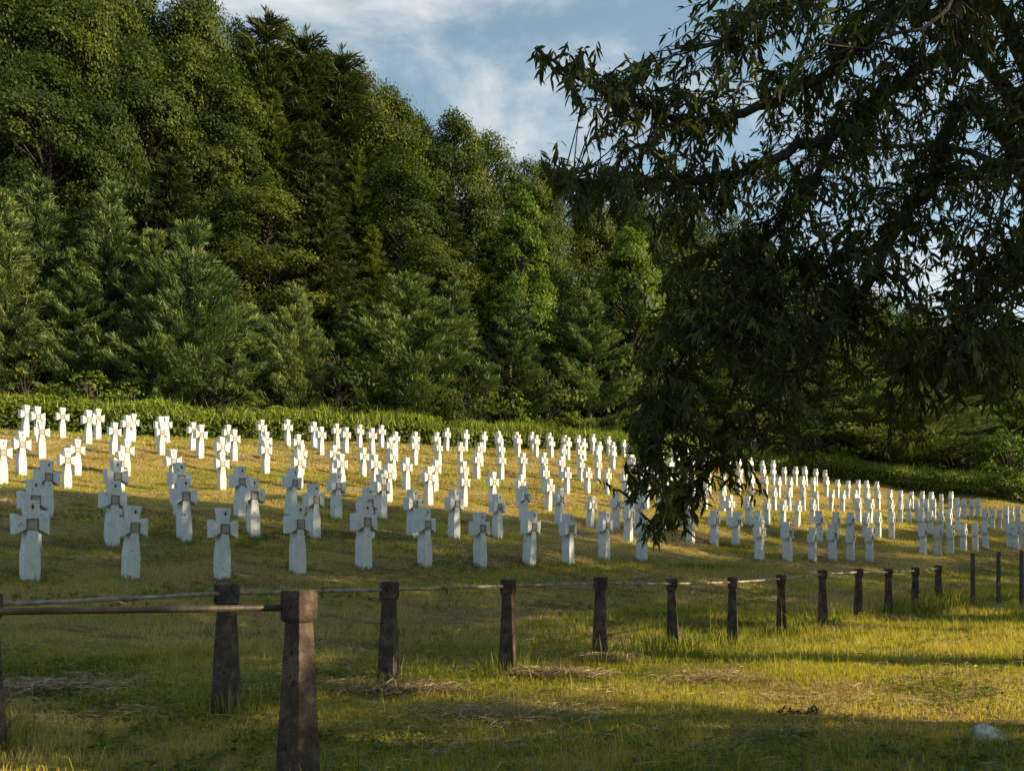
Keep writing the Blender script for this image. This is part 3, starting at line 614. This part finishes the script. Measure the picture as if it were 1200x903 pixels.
def proto(key, res, leafmat, barkmat):
    mb, (v, fs, t) = res
    PROTO[key] = (mb.mesh(key + '_trunk', M[barkmat], True), np_mesh(key + '_crown', v, fs, M[leafmat], tint=t), float(v[:, 2].max()), float(np.percentile(np.hypot(v[:, 0], v[:, 1]), 97)))
proto('beech_a', broad_tree(101), 'broad', 'bark')
proto('beech_b', broad_tree(102, 17, 3.7, 0.10, 135, 340, 0.165, 0.4), 'broad', 'bark')
proto('beech_c', broad_tree(103, 14, 4.6, 0.08, 140, 310, 0.165, -0.3, 0.55), 'broad', 'bark')
proto('avenue', broad_tree(107, 14, 4.4, 0.36, 130, 120, 0.34), 'broad', 'bark')
proto('bright', broad_tree(104, 11, 2.4, 0.02, 130, 520, 0.17, 0.1), 'bright', 'bark')
proto('bush', broad_tree(105, 3.2, 1.7, 0.02, 40, 300, 0.17, 0), 'bright', 'bark')
proto('dark_bush', broad_tree(106, 4.0, 2.1, 0.02, 46, 260, 0.19, 0), 'broad', 'bark')
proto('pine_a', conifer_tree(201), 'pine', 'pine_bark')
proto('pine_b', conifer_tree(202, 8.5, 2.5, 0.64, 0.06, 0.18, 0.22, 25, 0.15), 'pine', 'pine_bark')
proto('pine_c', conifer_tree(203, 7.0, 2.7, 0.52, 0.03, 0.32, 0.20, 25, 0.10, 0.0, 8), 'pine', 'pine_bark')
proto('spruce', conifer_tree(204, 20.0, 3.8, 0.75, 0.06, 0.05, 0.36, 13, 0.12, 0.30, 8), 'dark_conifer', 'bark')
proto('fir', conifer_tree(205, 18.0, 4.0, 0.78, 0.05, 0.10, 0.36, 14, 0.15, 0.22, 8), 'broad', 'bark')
def hedge_z(px): return float(np.interp(px, [a[0] for a in HEDGE_PX], [a[2] for a in HEDGE_PX]))
def place_tree(key, name, px, z, top, width, label, group=None, cat='tree', rz=None, e=None):
    """px, top: where crown axis and tip stand in the photograph; z depth; width crown width in photo pixels"""
    tr, cr_, ht, rd = PROTO[key]
    z = max(z, hedge_z(px) + (2.6 if "bush" in key else 3.6)) + 0.4 * math.sin(px)
    x = (px - 600) / F * z; g0 = H1(x, z); h = (HY - top) / F * z - g0
    o = empty(name, (x, z, g0), random.uniform(0, 6.28) if rz is None else rz); tag(o, label, cat, group)
    sz = h / ht; sw = (width / 2) * z / F / rd
    a = obj('trunk', tr, o); b = obj('crown', cr_, o)
    for q in (a, b): q.scale = (sw, sw, sz)
    return o
YP = 'young pines along the hedge'
place_tree('pine_a', 'young_pine', 4, 41.5, 218, 112, 'tall young pine cut off by the left edge of the picture', YP)
place_tree('pine_a', 'young_pine', 46, 43.5, 205, 120, 'slender young pine, second from the left edge behind the hedge', YP)
place_tree('pine_b', 'young_pine', 90, 41.5, 290, 100, 'short young pine in front of two taller ones at far left', YP)
place_tree('pine_a', 'young_pine', 128, 44.5, 208, 116, 'tallest young pine above the bright bush at left', YP)
place_tree('pine_b', 'young_pine', 182, 43.5, 266, 104, 'young pine between the tallest pine and the wide bare-stemmed pine', YP)
place_tree('pine_c', 'young_pine', 226, 42.5, 254, 150, 'wide young pine with a pale bare stem, left of the rounded pine', YP)
place_tree('pine_c', 'young_pine', 346, 43.5, 330, 96, 'small rounded yellowish pine standing alone by a dark gap', YP)
place_tree('pine_c', 'young_pine', 478, 49, 318, 175, 'broadest light green pine in the middle of the wood edge', YP)
place_tree('pine_b', 'young_pine', 528, 50, 322, 120, 'pine merging into the right side of the broadest light green pine', YP)
place_tree('pine_b', 'young_pine', 420, 50, 352, 110, 'dark young pine left of the broadest light green pine', YP)
place_tree('pine_b', 'young_pine', 600, 54, 342, 100, 'grey green pine below the bright leafy column', YP)
place_tree('pine_b', 'young_pine', 690, 57, 338, 116, 'reddish brown-based pine just left of the hanging leaves', YP)
place_tree('pine_c', 'young_pine', 1045, 68, 440, 220, 'spreading pine under the overhanging branches at right', YP)
place_tree('pine_b', 'young_pine', 290, 45, 352, 90, 'low dark pine between the wide pine and the rounded pine', YP)
place_tree('bright', 'leafy_tree', 608, 60, 218, 92, 'bright yellow-green leafy column right of centre', 'leafy trees at the wood edge')
place_tree('bright', 'leafy_tree', 735, 64, 262, 110, 'bright leafy tree showing just left of the hanging leaves', 'leafy trees at the wood edge')
place_tree('bright', 'leafy_tree', 1186, 70, 456, 90, 'bright yellow-green tree above the hedge at the right edge', 'leafy trees at the wood edge')
for px, z, top, wd, lab in ((105, 41.5, 432, 95, 'bright green bush above the hedge under the tallest young pine'), (155, 41.5, 440, 70, 'small bright bush above the hedge right of the bright green one'),
                            (600, 53, 452, 70, 'bright leafy shrub above the hedge below the bright column'), (660, 55, 468, 60, 'low bright shrub left of the reddish pine'), (300, 44.5, 462, 60, 'small shrub above the hedge left of the rounded pine'),
                            (745, 59, 470, 60, 'yellow-green shrub above the hedge beside the hanging leaves'), (1180, 63, 500, 80, 'low green shrub behind the hedge at the right edge')):
    place_tree('bush', 'shrub', px, z, top, wd, lab, 'shrubs behind the hedge', 'shrub')
for px, z, top, wd, lab in ((395, 47, 400, 90, 'dark shrub in the gap right of the rounded pine'), (545, 52, 420, 90, 'dark shrub at the foot of the merged pines'), (640, 57, 430, 90, 'dark shrub left of the reddish pine'), (30, 42, 400, 80, 'dark shrub at the foot of the leftmost pines'),
                            (250, 44, 420, 90, 'dark shrub at the foot of the wide pine'), (738, 62, 325, 130, 'large leafy shrub under the bright tree beside the hanging leaves'), (880, 66, 470, 120, 'dark shrub behind the hedge below the drooping branches'), (960, 67, 480, 130, 'dark shrub behind the sunlit back corner of the graves'), (1120, 66, 500, 120, 'dark shrub above the lit hedge top at right')):
    place_tree('dark_bush', 'shrub', px, z, top, wd, lab, 'shrubs behind the hedge', 'shrub')
# the wood on the slope behind, in three tiers; the highest tips follow the photographed skyline
SK = [(-120, -200), (0, -150), (120, -85), (235, -42), (285, -6), (330, 22), (400, 55), (450, 80), (510, 106), (560, 142), (610, 152), (650, 172), (720, 210), (800, 235), (850, 240), (950, 300), (1050, 345), (1150, 368), (1300, 375)]
def skyl(px): return float(np.interp(px, [a for a, _ in SK], [b for _, b in SK]))
FG = 'forest trees on the slope'
place_tree('spruce', 'spruce_tree', 312, 66, 4, 190, 'dark spruce whose tip breaks the skyline at upper left', FG)
place_tree('spruce', 'spruce_tree', 358, 68, 26, 190, 'dark conifer with a ragged top right of the skyline spruce', FG)
place_tree('spruce', 'spruce_tree', 400, 70, 48, 190, 'dark conifer behind the ragged one on the skyline', FG)
g = np.random.default_rng(9); cnt = 0
keys = ['beech_a', 'beech_b', 'beech_c', 'fir', 'spruce']
for tier, (dz, step, drop, wd) in enumerate(((9, 66, (150, 215), 150), (17, 60, (60, 130), 170), (27, 50, (0, 26), 190))):
    px = -80 + 17 * tier; k_ = 0
    while px < 1290:
        zb = float(np.interp(px, [a[0] for a in HEDGE_PX], [a[2] for a in HEDGE_PX])) + dz + g.uniform(-2, 2)
        top = skyl(px) + g.uniform(*drop) + (g.uniform(-8, 8) if tier == 2 else 0)
        if px > 800: top = max(top, skyl(px) + drop[0] * 0.6) if tier < 2 else top
        if tier == 0 and px < 300: top += 25
        key = keys[int(g.choice(5, p=[.26, .22, .24, .18, .10] if tier < 2 else [.36, .32, .32, 0, 0]))]
        sc_w = 44 / zb
        where = ['lowest tier behind the young pines', 'middle tier of the wooded slope', 'top tier along the skyline'][tier]
        side = ORD[k_] if k_ < len(ORD) else 'rightmost'; k_ += 1
        place_tree(key, 'forest_tree', px, zb, top, wd * sc_w * g.uniform(0.9, 1.25) * (1.15 if key[0] == 'b' else 0.9), f'{"conifer-like" if key in ("fir", "spruce") else "leafy"} forest tree, {side} from the left in the {where}', FG)
        px += step * sc_w ** 0.5 * g.uniform(0.8, 1.25); cnt += 1

# ------------------------------------------------------------------ the near tree overhanging from the right
TX, TY = 7.0, 9.2; TZ = H1(TX, TY)
nt_ = tag(empty('overhanging_tree', (TX, TY, TZ)), 'large dark leafy tree overhanging the graves from the right', 'tree')
org = np.array([TX, TY, TZ])
def P3(px, py, z): return np.array(at(px, py, z)) - org
mb = MB(); mb.tube([(0, 0, -0.4), (0, 0, 0.15), (-.05, 0, 1.2), (0.0, -.08, 2.6), (-.12, -.1, 4.2), (0.05, -.1, 6.0), (0.1, 0, 8.0), (0.1, 0.1, 9.6)], [0.42, 0.33, 0.27, 0.25, 0.22, 0.16, 0.09, 0.03], 12)
obj('trunk', mb.mesh('near_trunk', M['bark'], True), nt_)
LIMBS = [
    ([(-.1, -.1, 3.3), P3(1180, 20, 8.4), P3(1110, 60, 7.8), P3(1044, 107, 7.3), P3(985, 150, 6.9), P3(900, 190, 6.5), P3(800, 215, 6.3), P3(700, 215, 6.1), P3(650, 205, 6.0)], 0.12),
    ([(0, -.1, 4.6), P3(1100, 20, 8.0), P3(978, 80, 7.1), P3(889, 127, 6.7), P3(815, 140, 6.4), P3(730, 118, 6.2), P3(645, 72, 6.1)], 0.09),
    ([(-.05, -.1, 3.0), P3(1160, 130, 8.0), P3(1087, 219, 7.4), P3(1052, 268, 7.0), P3(1012, 340, 6.7), P3(960, 400, 6.5), P3(900, 470, 6.4), P3(830, 550, 6.3), P3(780, 612, 6.2)], 0.11),
    ([P3(985, 150, 6.9), P3(930, 240, 6.6), P3(860, 330, 6.4), P3(800, 420, 6.3), P3(765, 500, 6.2), P3(745, 580, 6.2)], 0.045),
    ([(0, -.1, 2.8), P3(1240, 220, 8.0), P3(1180, 330, 7.2), P3(1120, 390, 6.8), P3(1060, 430, 6.6)], 0.07),
    ([(0, -.1, 5.6), P3(1150, -60, 8.0), P3(1000, -30, 7.2), P3(900, 10, 6.7), P3(845, 50, 6.4)], 0.04),
    ([(0, -.15, 3.6), P3(1290, 60, 7.4), P3(1210, 170, 6.4), P3(1160, 280, 6.0), P3(1120, 380, 5.8)], 0.026),
    ([P3(1052, 268, 7.0), P3(1000, 300, 6.6), P3(930, 330, 6.3), P3(860, 400, 6.1)], 0.035),
    ([(0, -.1, 4.0), P3(1200, -60, 6.8), P3(1100, 20, 6.0), P3(1000, 60, 5.7)], 0.03),
    ([(.1, .1, 4.2), (1.8, 1.4, 5.6), (3.4, 2.2, 6.2)], 0.09), ([(.1, 0, 5.0), (1.6, -1.4, 6.6), (2.8, -2.6, 7.2)], 0.08), ([(0, .1, 5.2), (-1.2, 1.8, 6.8), (-2.2, 3.0, 7.2)], 0.08),
    ([(0, 0, 6.4), (-1.6, -.6, 8.0), (-3.0, -1.0, 8.6)], 0.06), ([(.1, 0, 7.5), (.4, .3, 9.4), (.5, .5, 10.4)], 0.05),
]
limb_pts = []
for pts, r0 in LIMBS:
    mb = MB(); pts = [np.array(q, float) for q in pts]; dense = []
    for i in range(len(pts) - 1):
        p0 = pts[max(i - 1, 0)]; p1 = pts[i]; p2 = pts[i + 1]; p3 = pts[min(i + 2, len(pts) - 1)]
        for k in range(5):
            t = k / 5; dense.append(0.5 * ((2 * p1) + (-p0 + p2) * t + (2 * p0 - 5 * p1 + 4 * p2 - p3) * t * t + (-p0 + 3 * p1 - 3 * p2 + p3) * t ** 3))
    dense.append(pts[-1]); m_ = len(dense)
    dense = [q + np.random.default_rng(i + 3).normal(0, 0.018, 3) for i, q in enumerate(dense)]
    mb.tube([tuple(q) for q in dense], [0.62 * r0 * (1 - i / m_) ** 0.9 + 0.007 for i in range(m_)], 8)
    obj('limb', mb.mesh('limb', M['bark'], True), nt_); limb_pts += dense[3:]
limb_pts = np.array(limb_pts)
# clumps of foliage: photo column, row, depth, half extents in photo pixels, number of twigs
CL = [(640, 72, 6.1, 14, 14, 3), (662, 84, 6.1, 20, 20, 6), (692, 96, 6.1, 26, 24, 10), (735, 92, 6.2, 30, 26, 12), (772, 118, 6.2, 34, 30, 14), (720, 132, 6.2, 34, 26, 12), (790, 160, 6.3, 44, 24, 14),
      (760, 62, 6.2, 14, 16, 3), (792, 80, 6.3, 14, 18, 3), (835, 130, 6.4, 40, 45, 18), (850, 60, 6.4, 22, 40, 10), (885, 30, 6.5, 40, 44, 20), (900, 90, 6.6, 40, 34, 14), (830, 20, 6.4, 14, 16, 2),
      (660, 205, 6.0, 26, 20, 9), (700, 222, 6.1, 36, 30, 16), (745, 215, 6.1, 40, 30, 18), (800, 225, 6.2, 44, 34, 22), (850, 240, 6.3, 44, 40, 20), (900, 215, 6.5, 44, 34, 14), (672, 232, 6.0, 20, 18, 4),
      (800, 290, 6.3, 34, 36, 14), (850, 310, 6.3, 50, 44, 26), (910, 290, 6.4, 50, 44, 26), (960, 250, 6.6, 50, 44, 22), (770, 300, 6.2, 20, 26, 4),
      (790, 370, 6.2, 36, 40, 16), (840, 390, 6.2, 46, 44, 26), (900, 370, 6.3, 50, 44, 24), (960, 340, 6.5, 46, 44, 18), (765, 410, 6.2, 26, 30, 9),
      (770, 460, 6.2, 32, 36, 16), (820, 470, 6.2, 44, 40, 24), (880, 440, 6.3, 44, 40, 16), (755, 520, 6.2, 24, 34, 12), (800, 535, 6.2, 38, 34, 20), (850, 520, 6.3, 32, 30, 10), (760, 575, 6.2, 24, 26, 10), (790, 590, 6.2, 28, 26, 11), (768, 612, 6.2, 22, 14, 6), (825, 570, 6.2, 20, 20, 5), (740, 470, 6.2, 14, 26, 3),
      (960, 30, 6.9, 44, 44, 22), (1010, 80, 6.9, 44, 44, 20), (960, 120, 7.0, 34, 30, 9), (1040, 20, 7.2, 46, 44, 26), (1100, 30, 7.2, 50, 46, 30), (1160, 40, 7.0, 50, 50, 32), (1080, 110, 7.0, 46, 40, 18), (1140, 120, 7.0, 50, 46, 26), (1195, 130, 6.8, 46, 50, 26),
      (1010, 170, 6.8, 44, 40, 16), (1060, 190, 6.9, 40, 40, 13), (1120, 200, 6.9, 46, 44, 20), (1180, 215, 6.6, 46, 44, 22), (1010, 230, 6.7, 40, 40, 15), (1060, 260, 6.8, 36, 34, 9), (1120, 270, 6.6, 46, 34, 9), (1185, 285, 6.4, 40, 40, 14),
      (1010, 300, 6.6, 40, 40, 13), (960, 410, 6.5, 40, 40, 8), (1060, 330, 6.7, 40, 36, 8), (1110, 345, 6.5, 44, 36, 10), (1170, 350, 6.3, 44, 40, 17), (1100, 400, 6.3, 44, 36, 15), (1160, 410, 6.2, 44, 40, 18), (1195, 430, 6.1, 30, 36, 12), (1130, 445, 6.2, 36, 22, 8), (1060, 420, 6.5, 34, 30, 6), (1010, 390, 6.6, 34, 34, 4), (910, 490, 6.4, 34, 26, 5), (960, 470, 6.5, 30, 24, 3),
      (930, 520, 6.6, 40, 30, 6), (1000, 450, 6.6, 44, 40, 9), (1050, 500, 6.6, 44, 30, 6), (920, 400, 6.4, 50, 44, 14), (990, 360, 6.6, 50, 50, 14), (1040, 380, 6.7, 44, 44, 12), (1090, 300, 6.9, 50, 40, 12), (1150, 320, 6.8, 50, 40, 12), (1100, 460, 6.4, 50, 30, 8), (1020, 130, 7.4, 60, 50, 14), (930, 160, 7.2, 50, 50, 12), (1180, 470, 6.2, 40, 20, 6), (1120, 170, 7.6, 70, 60, 16), (880, 560, 6.5, 30, 20, 4),
      (1240, 60, 7.0, 50, 80, 26), (1250, 200, 6.8, 50, 80, 26), (1240, 340, 6.5, 46, 70, 22), (1060, -40, 7.0, 90, 40, 30), (940, -30, 6.8, 60, 30, 16), (1180, -50, 7.0, 80, 40, 26)]
OFF = [((1.8, 1.4, 5.6), 1.5, 90), ((3.4, 2.2, 6.2), 1.5, 90), ((2.8, -2.6, 7.2), 1.5, 90), ((1.6, -1.4, 6.6), 1.4, 80), ((-1.2, 1.8, 6.8), 1.4, 80), ((-2.2, 3.0, 7.2), 1.4, 80), ((-3.0, -1.0, 8.4), 1.5, 90), ((-1.6, -.6, 8.2), 1.3, 70), ((.5, .5, 10.0), 1.6, 90), ((.4, .3, 8.6), 1.6, 90), ((-3.4, -1.4, 6.9), 1.3, 70), ((2.2, .4, 8.2), 1.4, 80), ((-4.8, -2.0, 6.8), 1.2, 60), ((1.2, -1.0, 4.6), 1.3, 110), ((2.4, -2.4, 5.2), 1.4, 110), ((.4, -2.4, 5.4), 1.3, 100), ((2.6, .6, 4.8), 1.4, 110), ((.6, 1.0, 4.6), 1.2, 90), ((-1.0, -1.8, 6.4), 1.3, 100), ((.8, -3.8, 6.0), 1.3, 90), ((3.6, -1.0, 6.2), 1.4, 90)]
g = np.random.default_rng(55); ends = []
for cx_, cy_, z, rx, ry, nn in CL:
    for _ in range(int(nn * (1.5 if cx_ > 815 and cy_ < 340 else 1.45 if cy_ < 180 else 1.5))):
        d = unit(g.normal(0, 1, 3)) * g.uniform(0, 1) ** 0.4
        ends.append(P3(cx_ + d[0] * rx * 1.12, cy_ + d[1] * ry * 1.05, z + d[2] * 1.05))
for c_, r_, nn in OFF:
    for _ in range(nn):
        d = unit(g.normal(0, 1, 3)) * g.uniform(0, 1) ** 0.4; ends.append(np.array(c_) + d * r_)
ends = np.array(ends)
twig = MB(); LO = []; LD = []; LS = []; LT = []
for e in ends:
    dd = np.linalg.norm(limb_pts - e, axis=1) + np.where(limb_pts[:, 2] < e[2] - 0.5, 0.2, 0); s0 = limb_pts[int(np.argmin(dd + g.uniform(0, .25, len(dd))))]
    v_ = e - s0; L = np.linalg.norm(v_); mid = s0 + v_ * 0.55 + np.array([g.normal(0, .05), g.normal(0, .05), 0.10 * L])
    tip = e + np.array([0, 0, -0.05 - 0.05 * L])
    pts = [s0 + (mid - s0) * t for t in (0, .5)] + [mid + (tip - mid) * t for t in (0, .5, 1)]
    twig.tube([tuple(q) for q in pts], [0.004 + 0.005 * L, 0.004 + .003 * L, 0.0045, 0.003, 0.0018], 3, cap=False)
    dirn = unit(tip - mid); m = int(g.integers(15, 27)); ll = min(0.55, max(0.30, np.linalg.norm(tip - mid)))
    base_t = g.uniform(0.1, 0.75)
    for k in range(m):
        u_ = (k + 0.5) / m; o_ = tip - dirn * ll * (1 - u_)
        dv_ = dirn * 0.75 + g.normal(0, .55, 3) + np.array([0, 0, -0.35]); LO.append(o_); LD.append(dv_); LS.append(g.uniform(0.55, 1.3)); LT.append(base_t + g.normal(0, .15))
obj('twigs', twig.mesh('twigs', M['bark']), nt_)['kind'] = 'stuff'
LO = np.array(LO); LD = unit(np.array(LD)); LS = np.array(LS); LT = np.clip(np.array(LT), 0, 1); n = len(LO)
side = unit(np.cross(LD, np.array([0, 0, 1.0])[None] + g.normal(0, .55, (n, 3)))); nrm = np.cross(side, LD)
LEAFV = np.array([[0, 0, 0], [0.034, -0.0115, 0.004], [0.034, 0.0115, 0.004], [0.070, -0.0095, -0.001], [0.070, 0.0095, -0.001], [0.106, 0, -0.012]])
LEAFF = [np.array([[0, 1, 2], [3, 5, 4]]), np.array([[1, 3, 4, 2]])]
# the leaves that show largest against the sky are objects of their own, the rest one mass
wpos = LO + org; ppx = 600 + F * wpos[:, 0] / wpos[:, 1]; ppy = HY - F * wpos[:, 2] / wpos[:, 1]
score = np.where((ppx > 600) & (ppx < 1200) & (ppy > 0) & (ppy < 640), LS / wpos[:, 1], 0) * np.where((ppy < 200) & (ppx < 860), 1.5, 1.0) * np.where((ppx < 690) | ((ppy > 560) & (ppx < 860)), 1.4, 1.0)
single = np.argsort(-score)[:300]; rest = np.ones(n, bool); rest[single] = False
v, fs = scatter(LEAFV, LEAFF, LO[rest], LD[rest], side[rest], nrm[rest], LS[rest])
obj('foliage', np_mesh('near_foliage', v, fs, M['leaf'], tint=np.repeat(LT[rest], 6)), nt_)['kind'] = 'stuff'
LEAFM = [np_mesh('leaf', LEAFV, LEAFF, M['leaf'], tint=np.full(6, t)) for t in (0.15, 0.4, 0.7)]
for i in single:
    o = bpy.data.objects.new('leaf', LEAFM[min(2, int(LT[i] * 3))])
    m4 = Matrix([[*(LD[i][k] * LS[i], side[i][k] * LS[i], nrm[i][k] * LS[i], LO[i][k])] for k in range(3)] + [[0, 0, 0, 1]]); o.matrix_local = m4
    link(o, nt_)

# ------------------------------------------------------------------ the row of trees beyond the right edge that shades the lower graves, then trees added for their shade
AV = 'roadside trees right of the picture'
def shade_tree(key, x, y, h, rad, label):
    tr, cr_, ht, rd = PROTO[key]; o = empty('roadside_tree', (x, y, H1(x, y)), random.Random(int(x * 100 + y * 7)).uniform(0, 6.28)); tag(o, label, 'tree', AV)
    for nm, me in (('trunk', tr), ('crown', cr_)): obj(nm, me, o).scale = (rad / rd, rad / rd, h / ht)
for i, (s_, p_, h, rad, key) in enumerate(((14.5, -2.2, 18, 3.8, 'avenue'), (20, -1.5, 19, 4.4, 'avenue'), (27, -1.0, 19, 4.6, 'beech_c'), (34, -1.8, 18.5, 4.6, 'beech_a'), (41, -1.5, 17, 4.7, 'beech_b'), (49, -1.2, 16, 4.8, 'beech_c'), (57, -1.0, 15, 4.8, 'beech_a'), (66, -1.0, 15, 5, 'beech_b'), (76, -1.0, 15, 5.2, 'beech_c'))):
    x, y = xy(p_, s_); shade_tree(key, x, y, h, rad, f'roadside tree out of view to the right, {ORD[i]} beyond the overhanging tree')
shade_tree('beech_b', 12.6, -1.0, 9.0, 2.7, 'leafy tree added out of view for shade, just right of the photographer')  # added: its crown keeps the sun off the nearest grass
shade_tree('bright', 14.0, 2.85, 10.5, 1.15, 'narrow tree added out of view for shade, beyond the low roadside tree')  # added crown blocking sun on the near grass, leaving the near post lit
shade_tree('avenue', 14.6, 3.9, 20.0, 2.6, 'slender tree added out of view for shade, beside the low roadside tree')  # added high crown that shades the left foreground while sun passes below
shade_tree('beech_c', 12.5, 2.2, 5.8, 3.0, 'low roadside tree out of view behind the overhanging tree')
for i, (x, y, h, rad) in enumerate(((8, -9, 10, 4.2), (1, -8, 11, 4.4), (-6, -9, 10, 4.2), (-14, -9, 10, 4.4))):  # added unseen trees, lowering the sky light on posts and front grass
    shade_tree(['beech_a', 'beech_c', 'beech_b'][i % 3], x, y, h, rad, f'tree added out of view behind the photographer to block sky light, {ORD[i]} of its row')

# ------------------------------------------------------------------ small things on the grass
def lump(name, sx, sy, sz, seed, material):
    import bmesh
    bm = bmesh.new(); bmesh.ops.create_icosphere(bm, subdivisions=3, radius=1)
    g = np.random.default_rng(seed); pl = unit(g.normal(0, 1, (9, 3))); of = g.uniform(0.66, 0.98, 9)
    for v_ in bm.verts:
        c = np.array(v_.co)
        for a, b in zip(pl, of):
            d = c @ a
            if d > b: c = c - a * (d - b) * 0.85
        c = c * (1 + 0.05 * math.sin(7 * c[0] + seed) * math.cos(6 * c[1]))
        v_.co = (c[0] * sx, c[1] * sy, c[2] * sz)
    me = bpy.data.meshes.new(name); bm.to_mesh(me); bm.free(); me.polygons.foreach_set('use_smooth', [False] * len(me.polygons)); me.materials.append(material); return me
c = at(1158, 866, 5.3); o = obj('rock', lump('rock', 0.122, 0.10, 0.088, 11, M['rock']), None, (c.x, c.y, H1(c.x, c.y) + 0.035))
tag(o, 'single pale rounded rock lying in the shaded grass at lower right', 'rock')
c = at(938, 838, 6.1); mb = MB(); g = np.random.default_rng(12)
for k in range(46):
    a = g.uniform(-0.14, 0.14); b_ = np.array([a, g.normal(0, .025), 0.02 + 0.03 * g.uniform()]); d = np.array([g.normal(0, .035), g.normal(0, .03), abs(g.normal(.02, .025))]); s_ = unit(np.cross(d, g.normal(0, 1, 3))) * g.uniform(.006, .014)
    mb.add([b_, b_ + d * .5 + s_, b_ + d, b_ + d * .5 - s_], [(0, 1, 2, 3)])
mb.tube([(-.15, 0, .02), (-.05, .01, .035), (.08, -.01, .03), (.17, .01, .015)], [.005, .006, .005, .003], 5)
o = obj('dead_twig', mb.mesh('dead_twig', M['debris']), None, (c.x, c.y, H1(c.x, c.y))); tag(o, 'dark dead twig with curled brown leaves on the sunlit grass', 'twig')
